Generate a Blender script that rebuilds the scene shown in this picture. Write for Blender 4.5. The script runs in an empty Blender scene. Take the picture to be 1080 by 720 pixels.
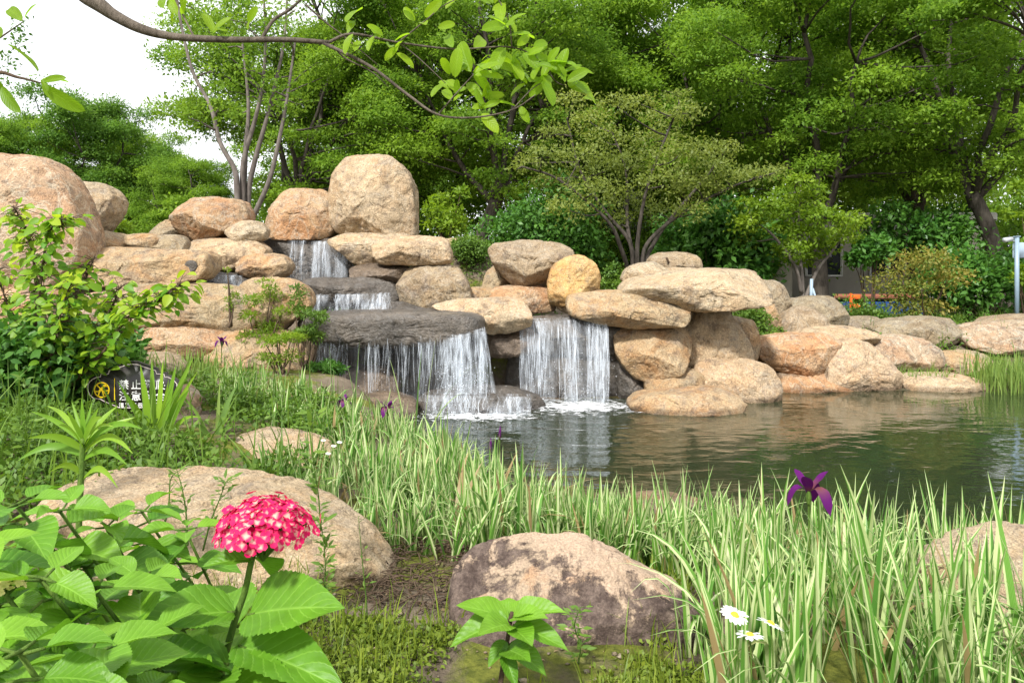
import bpy, math, random
import numpy as np
from mathutils import Vector, Matrix

# ------------------------------------------------------------------ camera, sky, sun, exposure
scene = bpy.context.scene
F, HY, H = 780.0, 290.0, 1.7          # focal length in photo pixels, horizon row, eye height (m)
cam_data = bpy.data.cameras.new('camera')
cam = bpy.data.objects.new('camera', cam_data)
scene.collection.objects.link(cam)
cam.location = (0, 0, H)
cam.rotation_euler = (math.radians(90), 0, 0)
cam_data.sensor_width = 36
cam_data.lens = 36 * F / 1080
cam_data.shift_y = -(360 - HY) / 1080
cam_data.clip_start = 0.05
cam_data.clip_end = 2000
scene.camera = cam

SUN_EL, SUN_AZ = 48, 205              # azimuth the sun stands in, degrees clockwise from +Y (camera looks along +Y)
world = bpy.data.worlds.new('World')
scene.world = world
world.use_nodes = True
wn, wl = world.node_tree.nodes, world.node_tree.links
wn.clear()
w_out = wn.new('ShaderNodeOutputWorld')
w_bg = wn.new('ShaderNodeBackground')
w_bg.inputs['Strength'].default_value = 0.105
w_sky = wn.new('ShaderNodeTexSky')
w_sky.sky_type = 'NISHITA'
w_sky.sun_disc = False
w_sky.sun_elevation = math.radians(SUN_EL)
w_sky.sun_rotation = math.radians(SUN_AZ)
w_sky.dust_density = 3.0
w_tc = wn.new('ShaderNodeTexCoord')
w_no = wn.new('ShaderNodeTexNoise')
w_no.inputs['Scale'].default_value = 2.2
w_no.inputs['Detail'].default_value = 6
w_ramp = wn.new('ShaderNodeValToRGB')
w_ramp.color_ramp.elements[0].position = 0.25
w_ramp.color_ramp.elements[0].color = (0.80, 0.80, 0.80, 1)
w_ramp.color_ramp.elements[1].position = 0.6
w_ramp.color_ramp.elements[1].color = (0.97, 0.97, 0.97, 1)
w_mix = wn.new('ShaderNodeMixRGB')
w_mix.inputs['Color2'].default_value = (7.4, 7.5, 7.7, 1)      # thin bright overcast
wl.new(w_tc.outputs['Generated'], w_no.inputs['Vector'])
wl.new(w_no.outputs['Fac'], w_ramp.inputs['Fac'])
wl.new(w_ramp.outputs['Color'], w_mix.inputs['Fac'])
wl.new(w_sky.outputs['Color'], w_mix.inputs['Color1'])
wl.new(w_mix.outputs['Color'], w_bg.inputs['Color'])
wl.new(w_bg.outputs['Background'], w_out.inputs['Surface'])

sun_data = bpy.data.lights.new('sun', 'SUN')
sun_data.energy = 3.2
sun_data.angle = math.radians(5)
sun_data.color = (1.0, 0.975, 0.935)
sun = bpy.data.objects.new('sun', sun_data)
scene.collection.objects.link(sun)
sun.location = (0, 0, 30)
_az, _el = math.radians(SUN_AZ), math.radians(SUN_EL)
_to_sun = Vector((math.sin(_az) * math.cos(_el), math.cos(_az) * math.cos(_el), math.sin(_el)))
sun.rotation_euler = _to_sun.to_track_quat('Z', 'Y').to_euler()

scene.view_settings.view_transform = 'Standard'
scene.view_settings.look = 'None'
scene.view_settings.exposure = 1.0
scene.view_settings.gamma = 1
scene.view_settings.use_curve_mapping = False
scene.render.engine = 'CYCLES'
scene.cycles.max_bounces = 7
scene.cycles.diffuse_bounces = 3
scene.cycles.glossy_bounces = 3
scene.cycles.transmission_bounces = 4
scene.cycles.transparent_max_bounces = 24
scene.cycles.caustics_reflective = False
scene.cycles.caustics_refractive = False
scene.cycles.sample_clamp_indirect = 6

# ------------------------------------------------------------------ helpers
def W(px, py, D):
    """A point seen at photo pixel (px, py) standing D metres ahead."""
    return np.array([(px - 540) / F * D, D, H - (py - HY) / F * D])

def _hash(ix, iy, iz, s):
    n = (ix * 374761393 + iy * 668265263 + iz * 1440662683 + s * 974634757) & 0xffffffff
    n = ((n ^ (n >> 13)) * 1274126177) & 0xffffffff
    n = ((n ^ (n >> 16)) * 2246822519) & 0xffffffff
    return ((n ^ (n >> 15)) & 0xffff) / 32767.5 - 1.0

def vnoise(P, s=0):
    P = np.asarray(P, float)
    I = np.floor(P).astype(np.int64)
    f = P - I
    f = f * f * f * (f * (f * 6 - 15) + 10)
    r = 0
    for dx in (0, 1):
        wx = f[:, 0] if dx else 1 - f[:, 0]
        for dy in (0, 1):
            wy = f[:, 1] if dy else 1 - f[:, 1]
            for dz in (0, 1):
                wz = f[:, 2] if dz else 1 - f[:, 2]
                r = r + wx * wy * wz * _hash(I[:, 0] + dx, I[:, 1] + dy, I[:, 2] + dz, s)
    return r

def fbm(P, octaves=4, s=0, gain=0.5):
    a, t, r = 1.0, 0.0, 0
    for o in range(octaves):
        r = r + a * vnoise(P * (2.03 ** o) + 17.3 * o, s + o)
        t += a
        a *= gain
    return r / t

def sstep(a, b, x):
    t = np.clip((np.asarray(x, float) - a) / (b - a), 0, 1)
    return t * t * (3 - 2 * t)

def make_mesh(name, V, faces, uv=None, tint=None, smooth=True):
    V = np.asarray(V, np.float32)
    if not isinstance(faces, list):
        faces = [faces]
    faces = [np.asarray(f, np.int32) for f in faces if len(f)]
    me = bpy.data.meshes.new(name)
    me.vertices.add(len(V))
    me.vertices.foreach_set('co', V.ravel())
    idx = np.concatenate([f.ravel() for f in faces])
    tot = np.concatenate([np.full(len(f), f.shape[1], np.int32) for f in faces])
    start = np.concatenate([[0], np.cumsum(tot)[:-1]]).astype(np.int32)
    me.loops.add(len(idx))
    me.loops.foreach_set('vertex_index', idx)
    me.polygons.add(len(tot))
    me.polygons.foreach_set('loop_start', start)
    me.polygons.foreach_set('loop_total', tot)
    if smooth:
        me.polygons.foreach_set('use_smooth', np.ones(len(tot), bool))
    if uv is not None:
        l = me.uv_layers.new(name='UVMap')
        l.data.foreach_set('uv', np.asarray(uv, np.float32)[idx].ravel())
    if tint is not None:
        a = me.attributes.new('tint', 'FLOAT', 'POINT')
        a.data.foreach_set('value', np.asarray(tint, np.float32))
    me.update(calc_edges=True)
    return me

class Geo:
    """Collects pieces, then becomes ONE mesh object."""
    def __init__(self):
        self.V, self.F, self.U, self.T, self.n = [], {}, [], [], 0
    def add(self, V, faces, uv=None, tint=0.5):
        V = np.asarray(V, float)
        if not isinstance(faces, list):
            faces = [faces]
        for f in faces:
            f = np.asarray(f, np.int64)
            if len(f):
                self.F.setdefault(f.shape[1], []).append(f + self.n)
        self.V.append(V)
        self.U.append(np.zeros((len(V), 2)) if uv is None else np.asarray(uv, float))
        self.T.append(np.broadcast_to(np.asarray(tint, float), (len(V),)))
        self.n += len(V)
    def mesh(self, name, origin=(0, 0, 0), smooth=True):
        return make_mesh(name, np.concatenate(self.V) - np.asarray(origin, float), [np.concatenate(f) for f in self.F.values()],
                         np.concatenate(self.U), np.concatenate(self.T), smooth)

def link(name, me, mat, loc=(0, 0, 0), parent=None):
    o = bpy.data.objects.new(name, me)
    scene.collection.objects.link(o)
    if me is not None and mat is not None and not me.materials:
        me.materials.append(mat)
    o.location = loc
    if parent is not None:
        o.parent = parent
    return o

def tag(o, label=None, cat=None, group=None, kind=None):
    if label: o['label'] = label
    if cat: o['category'] = cat
    if group: o['group'] = group
    if kind: o['kind'] = kind
    return o

def thing(name, label, cat, loc=(0, 0, 0), group=None):
    o = bpy.data.objects.new(name, None)
    o.empty_display_size = 0.1
    scene.collection.objects.link(o)
    o.location = loc
    return tag(o, label, cat, group)

def part(name, geo, mat, root, smooth=True, origin=None):
    """A part of root; geo is in world coordinates unless origin is given."""
    og = np.array(root.matrix_basis.translation) if origin is None else origin
    if origin is None and root.parent is not None:
        og = og + np.array(root.parent.matrix_basis.translation)
    return link(name, geo.mesh(name, og, smooth), mat, (0, 0, 0), root)

def solo(name, geo, mat, loc, label, cat, group=None, kind=None, smooth=True):
    o = link(name, geo.mesh(name, loc, smooth), mat, loc)
    return tag(o, label, cat, group, kind)

def tube(geo, pts, radii, n=7, tint=0.5, cap=True):
    pts = np.asarray(pts, float)
    k = len(pts)
    radii = np.broadcast_to(np.asarray(radii, float), (k,))
    tan = np.gradient(pts, axis=0)
    tan /= np.linalg.norm(tan, axis=1)[:, None] + 1e-9
    ref = np.array([0.31, 0.95, 0.11]) if abs(tan[0][2]) > 0.6 else np.array([0.05, 0.1, 1.0])
    a = np.cross(tan, ref)
    a /= np.linalg.norm(a, axis=1)[:, None] + 1e-9
    b = np.cross(tan, a)
    th = np.linspace(0, 2 * np.pi, n, endpoint=False)
    ring = pts[:, None, :] + radii[:, None, None] * (np.cos(th)[None, :, None] * a[:, None, :] + np.sin(th)[None, :, None] * b[:, None, :])
    V = ring.reshape(-1, 3)
    i = np.arange(k - 1)[:, None] * n
    j = np.arange(n)[None, :]
    j2 = (j + 1) % n
    Q = np.stack([i + j, i + j2, i + n + j2, i + n + j], -1).reshape(-1, 4)
    fs = [Q]
    if cap:
        fs.append(np.array([np.arange(n)[::-1], (k - 1) * n + np.arange(n)]))
    U = np.stack([np.tile(th / 6.283, k), np.repeat(np.linspace(0, 1, k), n)], -1)
    geo.add(V, fs, U, tint)

def spline(pts, k=12):
    """Catmull-Rom through pts, k samples a span."""
    P = np.asarray(pts, float)
    P = np.vstack([2 * P[0] - P[1], P, 2 * P[-1] - P[-2]])
    out = []
    for i in range(1, len(P) - 2):
        for t in np.linspace(0, 1, k, endpoint=False):
            p0, p1, p2, p3 = P[i - 1:i + 3]
            out.append(0.5 * (2 * p1 + (p2 - p0) * t + (2 * p0 - 5 * p1 + 4 * p2 - p3) * t * t + (3 * p1 - p0 - 3 * p2 + p3) * t ** 3))
    out.append(P[-2])
    return np.array(out)

def box(geo, c, s, bevel=0.0, rotz=0.0, tint=0.5):
    c = np.asarray(c, float); h = np.asarray(s, float) / 2
    b = min(bevel, h.min() * 0.9)
    V, Fq = [], []
    bm_v = []
    for sx in (-1, 1):
        for sy in (-1, 1):
            for sz in (-1, 1):
                for ax in range(3):
                    p = np.array([sx, sy, sz]) * (h - b)
                    p[ax] = (sx, sy, sz)[ax] * h[ax]
                    bm_v.append(p)
    bm_v = np.array(bm_v)
    if b <= 0:
        V = np.array([[sx, sy, sz] for sx in (-1, 1) for sy in (-1, 1) for sz in (-1, 1)]) * h
        Fs = [np.array([[0, 1, 3, 2], [4, 6, 7, 5], [0, 4, 5, 1], [2, 3, 7, 6], [0, 2, 6, 4], [1, 5, 7, 3]])]
    else:
        V = bm_v
        id_ = lambda sx, sy, sz, ax: (((sx + 1) // 2 * 2 + (sy + 1) // 2) * 2 + (sz + 1) // 2) * 3 + ax
        q, t = [], []
        for ax in range(3):
            o1, o2 = [a for a in range(3) if a != ax]
            for s_ in (-1, 1):
                loop = []
                for (u, v) in ((-1, -1), (1, -1), (1, 1), (-1, 1)):
                    sg = [0, 0, 0]; sg[ax] = s_; sg[o1] = u; sg[o2] = v
                    loop.append(id_(*sg, ax))
                q.append(loop)
        for ax in range(3):
            o1, o2 = [a for a in range(3) if a != ax]
            for u in (-1, 1):
                for v in (-1, 1):
                    sa = [0, 0, 0]; sa[ax] = -1; sa[o1] = u; sa[o2] = v
                    sb = list(sa); sb[ax] = 1
                    q.append([id_(*sa, o1), id_(*sb, o1), id_(*sb, o2), id_(*sa, o2)])
        for sx in (-1, 1):
            for sy in (-1, 1):
                for sz in (-1, 1):
                    t.append([id_(sx, sy, sz, 0), id_(sx, sy, sz, 1), id_(sx, sy, sz, 2)])
        Fs = [np.array(q), np.array(t)]
    cr, sr = math.cos(rotz), math.sin(rotz)
    R = np.array([[cr, -sr, 0], [sr, cr, 0], [0, 0, 1]])
    geo.add(V @ R.T + c, Fs, None, tint)

def frames(axis, normal):
    """Rotation matrices whose y column is the leaf axis and z column the leaf face."""
    y = axis / (np.linalg.norm(axis, axis=1)[:, None] + 1e-9)
    x = np.cross(y, normal)
    x /= np.linalg.norm(x, axis=1)[:, None] + 1e-9
    z = np.cross(x, y)
    return np.stack([x, y, z], -1)

def scatter(geo, tpl, pos, axis, normal, scale, tint):
    TV, TF, TU = tpl
    n, k = len(pos), len(TV)
    if n == 0: return
    R = frames(axis, normal)
    sc = np.asarray(scale, float)
    S = TV[None] * (sc[:, None, None] if sc.ndim == 1 else sc[:, None, :])
    V = np.einsum('nij,nkj->nki', R, S) + pos[:, None, :]
    off = (np.arange(n) * k)[:, None, None]
    fs = [(f[None] + off).reshape(-1, f.shape[1]) for f in TF]
    geo.add(V.reshape(-1, 3), fs, np.tile(TU, (n, 1)), np.repeat(tint, k))

def leaf_tpl(w=0.5, rows=1, fold=0.12, droop=0.0, shape=0.45, tip=1.0, serr=0.0, cols=1, wave=0.0):
    """Leaf of unit length along +y lying in xy; rows=1 is the four-point leaf for far crowns."""
    if rows == 1:
        V = np.array([[0, 0, 0], [-w / 2, shape, fold], [0, 1, -droop], [w / 2, shape, fold]])
        return V, [np.array([[0, 3, 2, 1]])], np.array([[.5, 0], [0, .5], [.5, 1], [1, .5]])
    V, U = [], []
    m = 2 * cols + 1
    for r in range(rows + 1):
        t = r / rows
        prof = (t ** shape) * ((1 - t) ** tip)
        pk = shape / (shape + tip)
        prof /= (pk ** shape) * ((1 - pk) ** tip)
        half = w / 2 * prof
        if serr and 0 < r < rows:
            half *= 1 + serr * (1 if r % 2 else -1)
        for c in range(m):
            u = (c - cols) / cols
            V.append([half * u, t - (serr * 0.25 * abs(u) if serr and r % 2 else 0), fold * w * abs(u) ** 1.3 * prof - droop * t * t
                      + wave * math.sin(t * 14 + u * 2) * abs(u) * w])
            U.append([0.5 + u / 2, t])
    Q = []
    for r in range(rows):
        for c in range(m - 1):
            a = r * m + c
            Q.append([a, a + 1, a + m + 1, a + m])
    return np.array(V), [np.array(Q)], np.array(U)

rng = np.random.default_rng(11)
def rdir(n, r=None):
    v = (r or rng).normal(size=(n, 3))
    return v / np.linalg.norm(v, axis=1)[:, None]
# ------------------------------------------------------------------ materials
class NT:
    def __init__(self, name):
        self.mat = bpy.data.materials.new(name)
        self.mat.use_nodes = True
        self.t = self.mat.node_tree
        self.t.nodes.clear()
        self.out = self.t.nodes.new('ShaderNodeOutputMaterial')
    def __call__(self, typ, ins=None, **props):
        n = self.t.nodes.new('ShaderNode' + typ)
        for k, v in props.items():
            setattr(n, k, v)
        for k, v in (ins or {}).items():
            s = n.inputs[k]
            if hasattr(v, 'bl_idname') and hasattr(v, 'is_linked'):
                self.t.links.new(v, s)
            else:
                s.default_value = v
        return n
    def noise(self, vec, scale, detail=5, rough=0.55, dist=0.0):
        return self('TexNoise', {'Vector': vec, 'Scale': scale, 'Detail': detail, 'Roughness': rough, 'Distortion': dist}).outputs['Fac']
    def ramp(self, fac, *stops):
        n = self('ValToRGB', {'Fac': fac})
        e = n.color_ramp.elements
        while len(e) < len(stops): e.new(0.5)
        for el, (p, c) in zip(e, stops):
            el.position = p
            el.color = (c, c, c, 1) if isinstance(c, (int, float)) else (*c, 1)
        return n.outputs['Color']
    def mix(self, fac, a, b, blend='MIX'):
        f = lambda c: (*c, 1) if isinstance(c, tuple) and len(c) == 3 else c
        return self('MixRGB', {'Fac': fac, 'Color1': f(a), 'Color2': f(b)}, blend_type=blend).outputs['Color']
    def math(self, op, a, b=0.0, clamp=False):
        return self('Math', {0: a, 1: b}, operation=op, use_clamp=clamp).outputs[0]
    def bump(self, h, strength, dist, normal=None):
        ins = {'Height': h, 'Strength': strength, 'Distance': dist}
        if normal is not None: ins['Normal'] = normal
        return self('Bump', ins).outputs['Normal']
    def done(self, shader):
        self.t.links.new(shader, self.out.inputs['Surface'])
        return self.mat

def rock_mat(name, base, second, stain, stain_amt=0.5, vein=None, vein_amt=0.0, dark=(0.085, 0.065, 0.05), dark_amt=0.55,
             wet=False, scale=1.0, rough=0.85, grain=1.0, top_bump=1.0):
    stain_amt = min(1, stain_amt * 1.35)
    n = NT(name)
    tc = n('TexCoord')
    oi = n('ObjectInfo')
    off = n('VectorMath', {0: oi.outputs['Random'], 1: (37.0, 91.0, 53.0)}, operation='MULTIPLY').outputs[0]
    vec = n('VectorMath', {0: tc.outputs['Object'], 1: off}, operation='ADD').outputs[0]
    c = n.mix(n.ramp(n.noise(vec, 1.6 * scale, 6, 0.6), (0.38, 0.0), (0.62, 1.0)), base, second)
    st = n.ramp(n.noise(vec, 2.3 * scale, 7, 0.65, 0.6), (0.5 - 0.06, 0.0), (0.62, 1.0))
    c = n.mix(n.math('MULTIPLY', n('SeparateColor', {0: st}).outputs[0], stain_amt), c, stain)
    if not wet:
        gw = n.ramp(n.noise(vec, 3.1 * scale, 8, 0.68, 0.5), (0.53, 0.0), (0.63, 1.0))
        c = n.mix(n.math('MULTIPLY', n('SeparateColor', {0: gw}).outputs[0], 0.6), c, (0.20, 0.165, 0.125))
    # rust and lichen in hand-sized patches
    c = n.mix(n.math('MULTIPLY', n('SeparateColor', {0: n.ramp(n.noise(vec, 9 * scale, 6, 0.7), (0.5, 0.0), (0.66, 1.0))}).outputs[0], 0.35), c,
              tuple(min(1, v * 1.45 + 0.03) for v in base))
    if vein_amt:
        v1 = n.noise(vec, 2.4 * scale, 5, 0.6, 1.2)
        vv = n.ramp(n.math('ABSOLUTE', n.math('SUBTRACT', v1, 0.5)), (0.0, 1.0), (0.035, 0.0))
        c = n.mix(n.math('MULTIPLY', n('SeparateColor', {0: vv}).outputs[0], vein_amt), c, vein)
    dk = n.ramp(n.noise(vec, 5.0 * scale, 9, 0.72, 0.3), (0.54, 0.0), (0.66, 1.0))
    c = n.mix(n.math('MULTIPLY', n('SeparateColor', {0: dk}).outputs[0], dark_amt), c, dark)
    # every stone of its own tone: pinker, greyer, rustier
    rv = n.math('FRACT', n.math('MULTIPLY', oi.outputs['Random'], 13.7))
    c = n.mix(0.8 if not wet else 0.0, c, n.ramp(rv, (0.0, (0.98, 0.90, 0.95)), (0.3, (0.99, 0.96, 1.0)), (0.55, (0.82, 0.84, 0.93)), (0.8, (1.0, 0.92, 0.92)), (1.0, (0.90, 0.91, 1.0))), 'MULTIPLY')
    # crystal grain of the granite
    g1 = n.noise(vec, 55 * scale, 3, 0.7)
    c = n.mix(0.55 * grain, c, n.ramp(g1, (0.30, 0.18), (0.5, 0.52), (0.70, 0.90)), 'OVERLAY')
    g2 = n('TexVoronoi', {'Vector': vec, 'Scale': 90 * scale}).outputs['Distance']
    c = n.mix(0.25 * grain, c, n.ramp(g2, (0.05, 0.25), (0.45, 0.62)), 'OVERLAY')
    # damp band just above the water line of the pond
    pz = n('SeparateXYZ', {0: n('NewGeometry').outputs['Position']}).outputs['Z']
    pzn = n.math('ADD', pz, n.math('MULTIPLY', n.math('SUBTRACT', n.noise(vec, 6, 4), 0.5), 0.09))
    band = n('MapRange', {'Value': pzn, 'From Min': 0.035, 'From Max': 0.085, 'To Min': 0.62, 'To Max': 0.0}).outputs[0]
    c = n.mix(band, c, n.mix(0.85, c, (0.16, 0.11, 0.07), 'MULTIPLY'))
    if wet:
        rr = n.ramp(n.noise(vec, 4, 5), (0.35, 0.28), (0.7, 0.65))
    else:
        rr = rough
    h1 = n.noise(vec, 7 * scale, 8, 0.62, 0.25)
    cr = n('TexVoronoi', {'Vector': n('VectorMath', {0: vec, 1: n('TexNoise', {'Vector': vec, 'Scale': 3.0, 'Detail': 4}).outputs['Color']}, operation='ADD').outputs[0],
                          'Scale': 2.2 * scale}, feature='DISTANCE_TO_EDGE').outputs['Distance']
    crk = n.ramp(cr, (0.0, 0.0), (0.035, 1.0))
    nb = n.bump(crk, 0.3, 0.04)
    c = n.mix(n('MapRange', {'Value': cr, 'From Min': 0.0, 'From Max': 0.014, 'To Min': 0.55, 'To Max': 0.0}).outputs[0], c, (0.055, 0.042, 0.032))
    nb = n.bump(h1, 0.8 * top_bump, 0.10, nb)
    nb = n.bump(n.noise(vec, 30 * scale, 6, 0.7), 0.6, 0.025, nb)
    p = n('BsdfPrincipled', {'Base Color': c, 'Roughness': rr, 'Normal': nb, 'Specular IOR Level': 0.5 if wet else 0.25})
    return n.done(p.outputs[0])

ROCK = {
 'tan':    rock_mat('tan_granite', (0.369, 0.269, 0.143), (0.317, 0.248, 0.147), (0.344, 0.192, 0.078), 0.55, (0.429, 0.391, 0.272), 0.3),
 'pale':   rock_mat('pale_granite', (0.429, 0.329, 0.197), (0.361, 0.291, 0.183), (0.369, 0.234, 0.111), 0.4, (0.473, 0.433, 0.323), 0.35),
 'orange': rock_mat('rusty_granite', (0.386, 0.239, 0.118), (0.386, 0.285, 0.167), (0.349, 0.165, 0.066), 0.55, (0.477, 0.422, 0.309), 0.45, dark_amt=0.45),
 'yellow': rock_mat('yellow_granite', (0.464, 0.313, 0.118), (0.396, 0.277, 0.126), (0.378, 0.182, 0.056), 0.5, (0.429, 0.364, 0.215), 0.3),
 'pink':   rock_mat('veined_pink_granite', (0.370, 0.264, 0.161), (0.380, 0.295, 0.187), (0.360, 0.207, 0.106), 0.5, (0.520, 0.497, 0.372), 0.5, dark_amt=0.6),
 'grey':   rock_mat('grey_brown_granite', (0.266, 0.216, 0.137), (0.317, 0.248, 0.143), (0.207, 0.144, 0.075), 0.5, (0.361, 0.338, 0.259), 0.4),
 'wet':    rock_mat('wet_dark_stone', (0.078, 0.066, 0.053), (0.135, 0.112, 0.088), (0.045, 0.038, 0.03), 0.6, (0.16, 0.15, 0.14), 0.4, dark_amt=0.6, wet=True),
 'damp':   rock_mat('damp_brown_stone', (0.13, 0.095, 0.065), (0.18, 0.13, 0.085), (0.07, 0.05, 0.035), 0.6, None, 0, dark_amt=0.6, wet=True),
 'near':   rock_mat('near_pale_granite', (0.447, 0.348, 0.207), (0.396, 0.313, 0.197), (0.387, 0.244, 0.111), 0.4, (0.481, 0.433, 0.323), 0.3, dark_amt=0.28, scale=1.8),
}

def stained_mat():
    """Foreground boulder: pale sandy crown, dark brown crust peeling off its flank (a crust with an edge of its own)."""
    n = NT('crusted_granite')
    vec = n('TexCoord').outputs['Object']
    z = n('SeparateXYZ', {0: vec}).outputs['Z']
    x = n('SeparateXYZ', {0: vec}).outputs['X']
    c = n.mix(n.ramp(n.noise(vec, 3, 7, 0.65), (0.4, 0.0), (0.6, 1.0)), (0.40, 0.29, 0.205), (0.32, 0.24, 0.165))
    c = n.mix(n.ramp(n.noise(vec, 4.2, 6, 0.6, 0.8), (0.55, 0.0), (0.66, 0.6)), c, (0.37, 0.20, 0.10))
    # crust outline: below a tilted line, broken up by noise
    line = n.math('SUBTRACT', n.math('ADD', z, n.math('MULTIPLY', x, 0.10)), 0.50)
    brk = n.math('MULTIPLY', n.math('SUBTRACT', n.noise(vec, 5.5, 11, 0.72, 0.4), 0.5), 1.1)
    crust = n('MapRange', {'Value': n.math('ADD', line, brk), 'From Min': 0.03, 'From Max': -0.03}).outputs[0]
    cc = n.mix(n.ramp(n.noise(vec, 16, 6, 0.7), (0.42, 0.0), (0.66, 1.0)), (0.062, 0.042, 0.034), (0.17, 0.125, 0.10))
    c = n.mix(crust, c, cc)
    g1 = n.noise(vec, 110, 3, 0.7)
    c = n.mix(0.5, c, n.ramp(g1, (0.30, 0.2), (0.5, 0.52), (0.70, 0.88)), 'OVERLAY')
    h = n.math('ADD', n.noise(vec, 9, 8, 0.65), n.math('MULTIPLY', crust, 0.10))
    nb = n.bump(h, 0.75, 0.06)
    nb = n.bump(n.noise(vec, 80, 5, 0.7), 0.5, 0.01, nb)
    return n.done(n('BsdfPrincipled', {'Base Color': c, 'Roughness': 0.85, 'Normal': nb, 'Specular IOR Level': 0.25}).outputs[0])
ROCK['crust'] = stained_mat()

def leaf_mat(name, dark, light, trans=None, tr=0.35, rough=0.5, spec=0.3, veins=False, back=None):
    n = NT(name)
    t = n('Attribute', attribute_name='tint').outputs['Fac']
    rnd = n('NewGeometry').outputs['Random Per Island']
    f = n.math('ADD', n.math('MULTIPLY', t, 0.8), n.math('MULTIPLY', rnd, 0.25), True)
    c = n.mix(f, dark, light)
    nrm = None
    if veins:
        uv = n('UVMap').outputs[0]
        s = n('SeparateXYZ', {0: uv})
        au = n.math('ABSOLUTE', n.math('SUBTRACT', s.outputs['X'], 0.5))
        ph = n.math('SUBTRACT', n.math('MULTIPLY', s.outputs['Y'], 58.0), n.math('MULTIPLY', au, 34.0))
        wv = n.math('SINE', ph)
        side = n.ramp(wv, (0.80, 0.0), (0.99, 1.0))
        mid = n.ramp(au, (0.0, 1.0), (0.035, 0.0))
        vf = n.math('MAXIMUM', n.math('MULTIPLY', n('SeparateColor', {0: side}).outputs[0], 0.55), n('SeparateColor', {0: mid}).outputs[0])
        c = n.mix(n.math('MULTIPLY', vf, 0.5), c, tuple(min(1, v * 1.35 + 0.05) for v in light))
        blot = n.noise(n('TexCoord').outputs['Object'], 30, 5, 0.6)
        c = n.mix(0.35, c, n.ramp(blot, (0.3, 0.3), (0.7, 0.7)), 'OVERLAY')
        hgt = n.math('SUBTRACT', n.math('MULTIPLY', wv, -0.25), vf)
        nrm = n.bump(hgt, 0.25, 0.004)
    ins = {'Base Color': c, 'Roughness': rough, 'Specular IOR Level': spec}
    if nrm is not None: ins['Normal'] = nrm
    p = n('BsdfPrincipled', ins)
    tcol = n.mix(f, trans or tuple(min(1, v * 1.3) for v in dark), tuple(min(1, v * k) for v, k in zip(light, (1.35, 1.35, 0.7))))
    ti = {'Color': tcol}
    if nrm is not None: ti['Normal'] = nrm
    tl = n('BsdfTranslucent', ti)
    m = n('MixShader', {0: tr, 1: p.outputs[0], 2: tl.outputs[0]})
    return n.done(m.outputs[0])

LEAF = {
 'camphor':  leaf_mat('camphor_leaf', (0.092, 0.195, 0.022), (0.265, 0.405, 0.045), tr=0.54, spec=.15),
 'bright':   leaf_mat('young_leaf', (0.085, 0.19, 0.020), (0.24, 0.37, 0.038), tr=0.48, spec=.15),
 'deep':     leaf_mat('deep_green_leaf', (0.06, 0.155, 0.024), (0.18, 0.31, 0.044), tr=0.48, spec=.15),
 'olive':    leaf_mat('olive_spray', (0.135, 0.19, 0.034), (0.29, 0.335, 0.075), tr=0.48),
 'lime':     leaf_mat('lime_leaf', (0.10, 0.20, 0.012), (0.24, 0.34, 0.022), tr=0.45),
 'shrub':    leaf_mat('shrub_leaf', (0.036, 0.125, 0.020), (0.115, 0.255, 0.036), tr=0.36, rough=0.4),
 'yellow':   leaf_mat('yellow_green_leaf', (0.10, 0.27, 0.018), (0.44, 0.53, 0.030), tr=0.5, rough=0.45),
 'rusty':    leaf_mat('nandina_leaf', (0.09, 0.19, 0.025), (0.34, 0.25, 0.055), tr=0.4),
 'hydrangea':leaf_mat('hydrangea_leaf', (0.062, 0.20, 0.014), (0.19, 0.37, 0.022), tr=0.36, rough=0.45, spec=0.35, veins=True),
 'branch':   leaf_mat('overhead_leaf', (0.14, 0.28, 0.012), (0.30, 0.46, 0.02), tr=0.62, rough=0.4, veins=True),
 'weed':     leaf_mat('weed_leaf', (0.055, 0.13, 0.018), (0.16, 0.265, 0.032), tr=0.35),
 'moss':     leaf_mat('moss_leaf', (0.075, 0.135, 0.014), (0.24, 0.30, 0.035), tr=0.33),
 'lily':     leaf_mat('lily_leaf', (0.085, 0.24, 0.022), (0.27, 0.42, 0.035), tr=0.4, rough=0.4),
}

LITTER = leaf_mat('dry_leaf', (0.10, 0.06, 0.03), (0.32, 0.23, 0.13), (0.1, 0.06, 0.02), tr=0.1, rough=.8)

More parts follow.
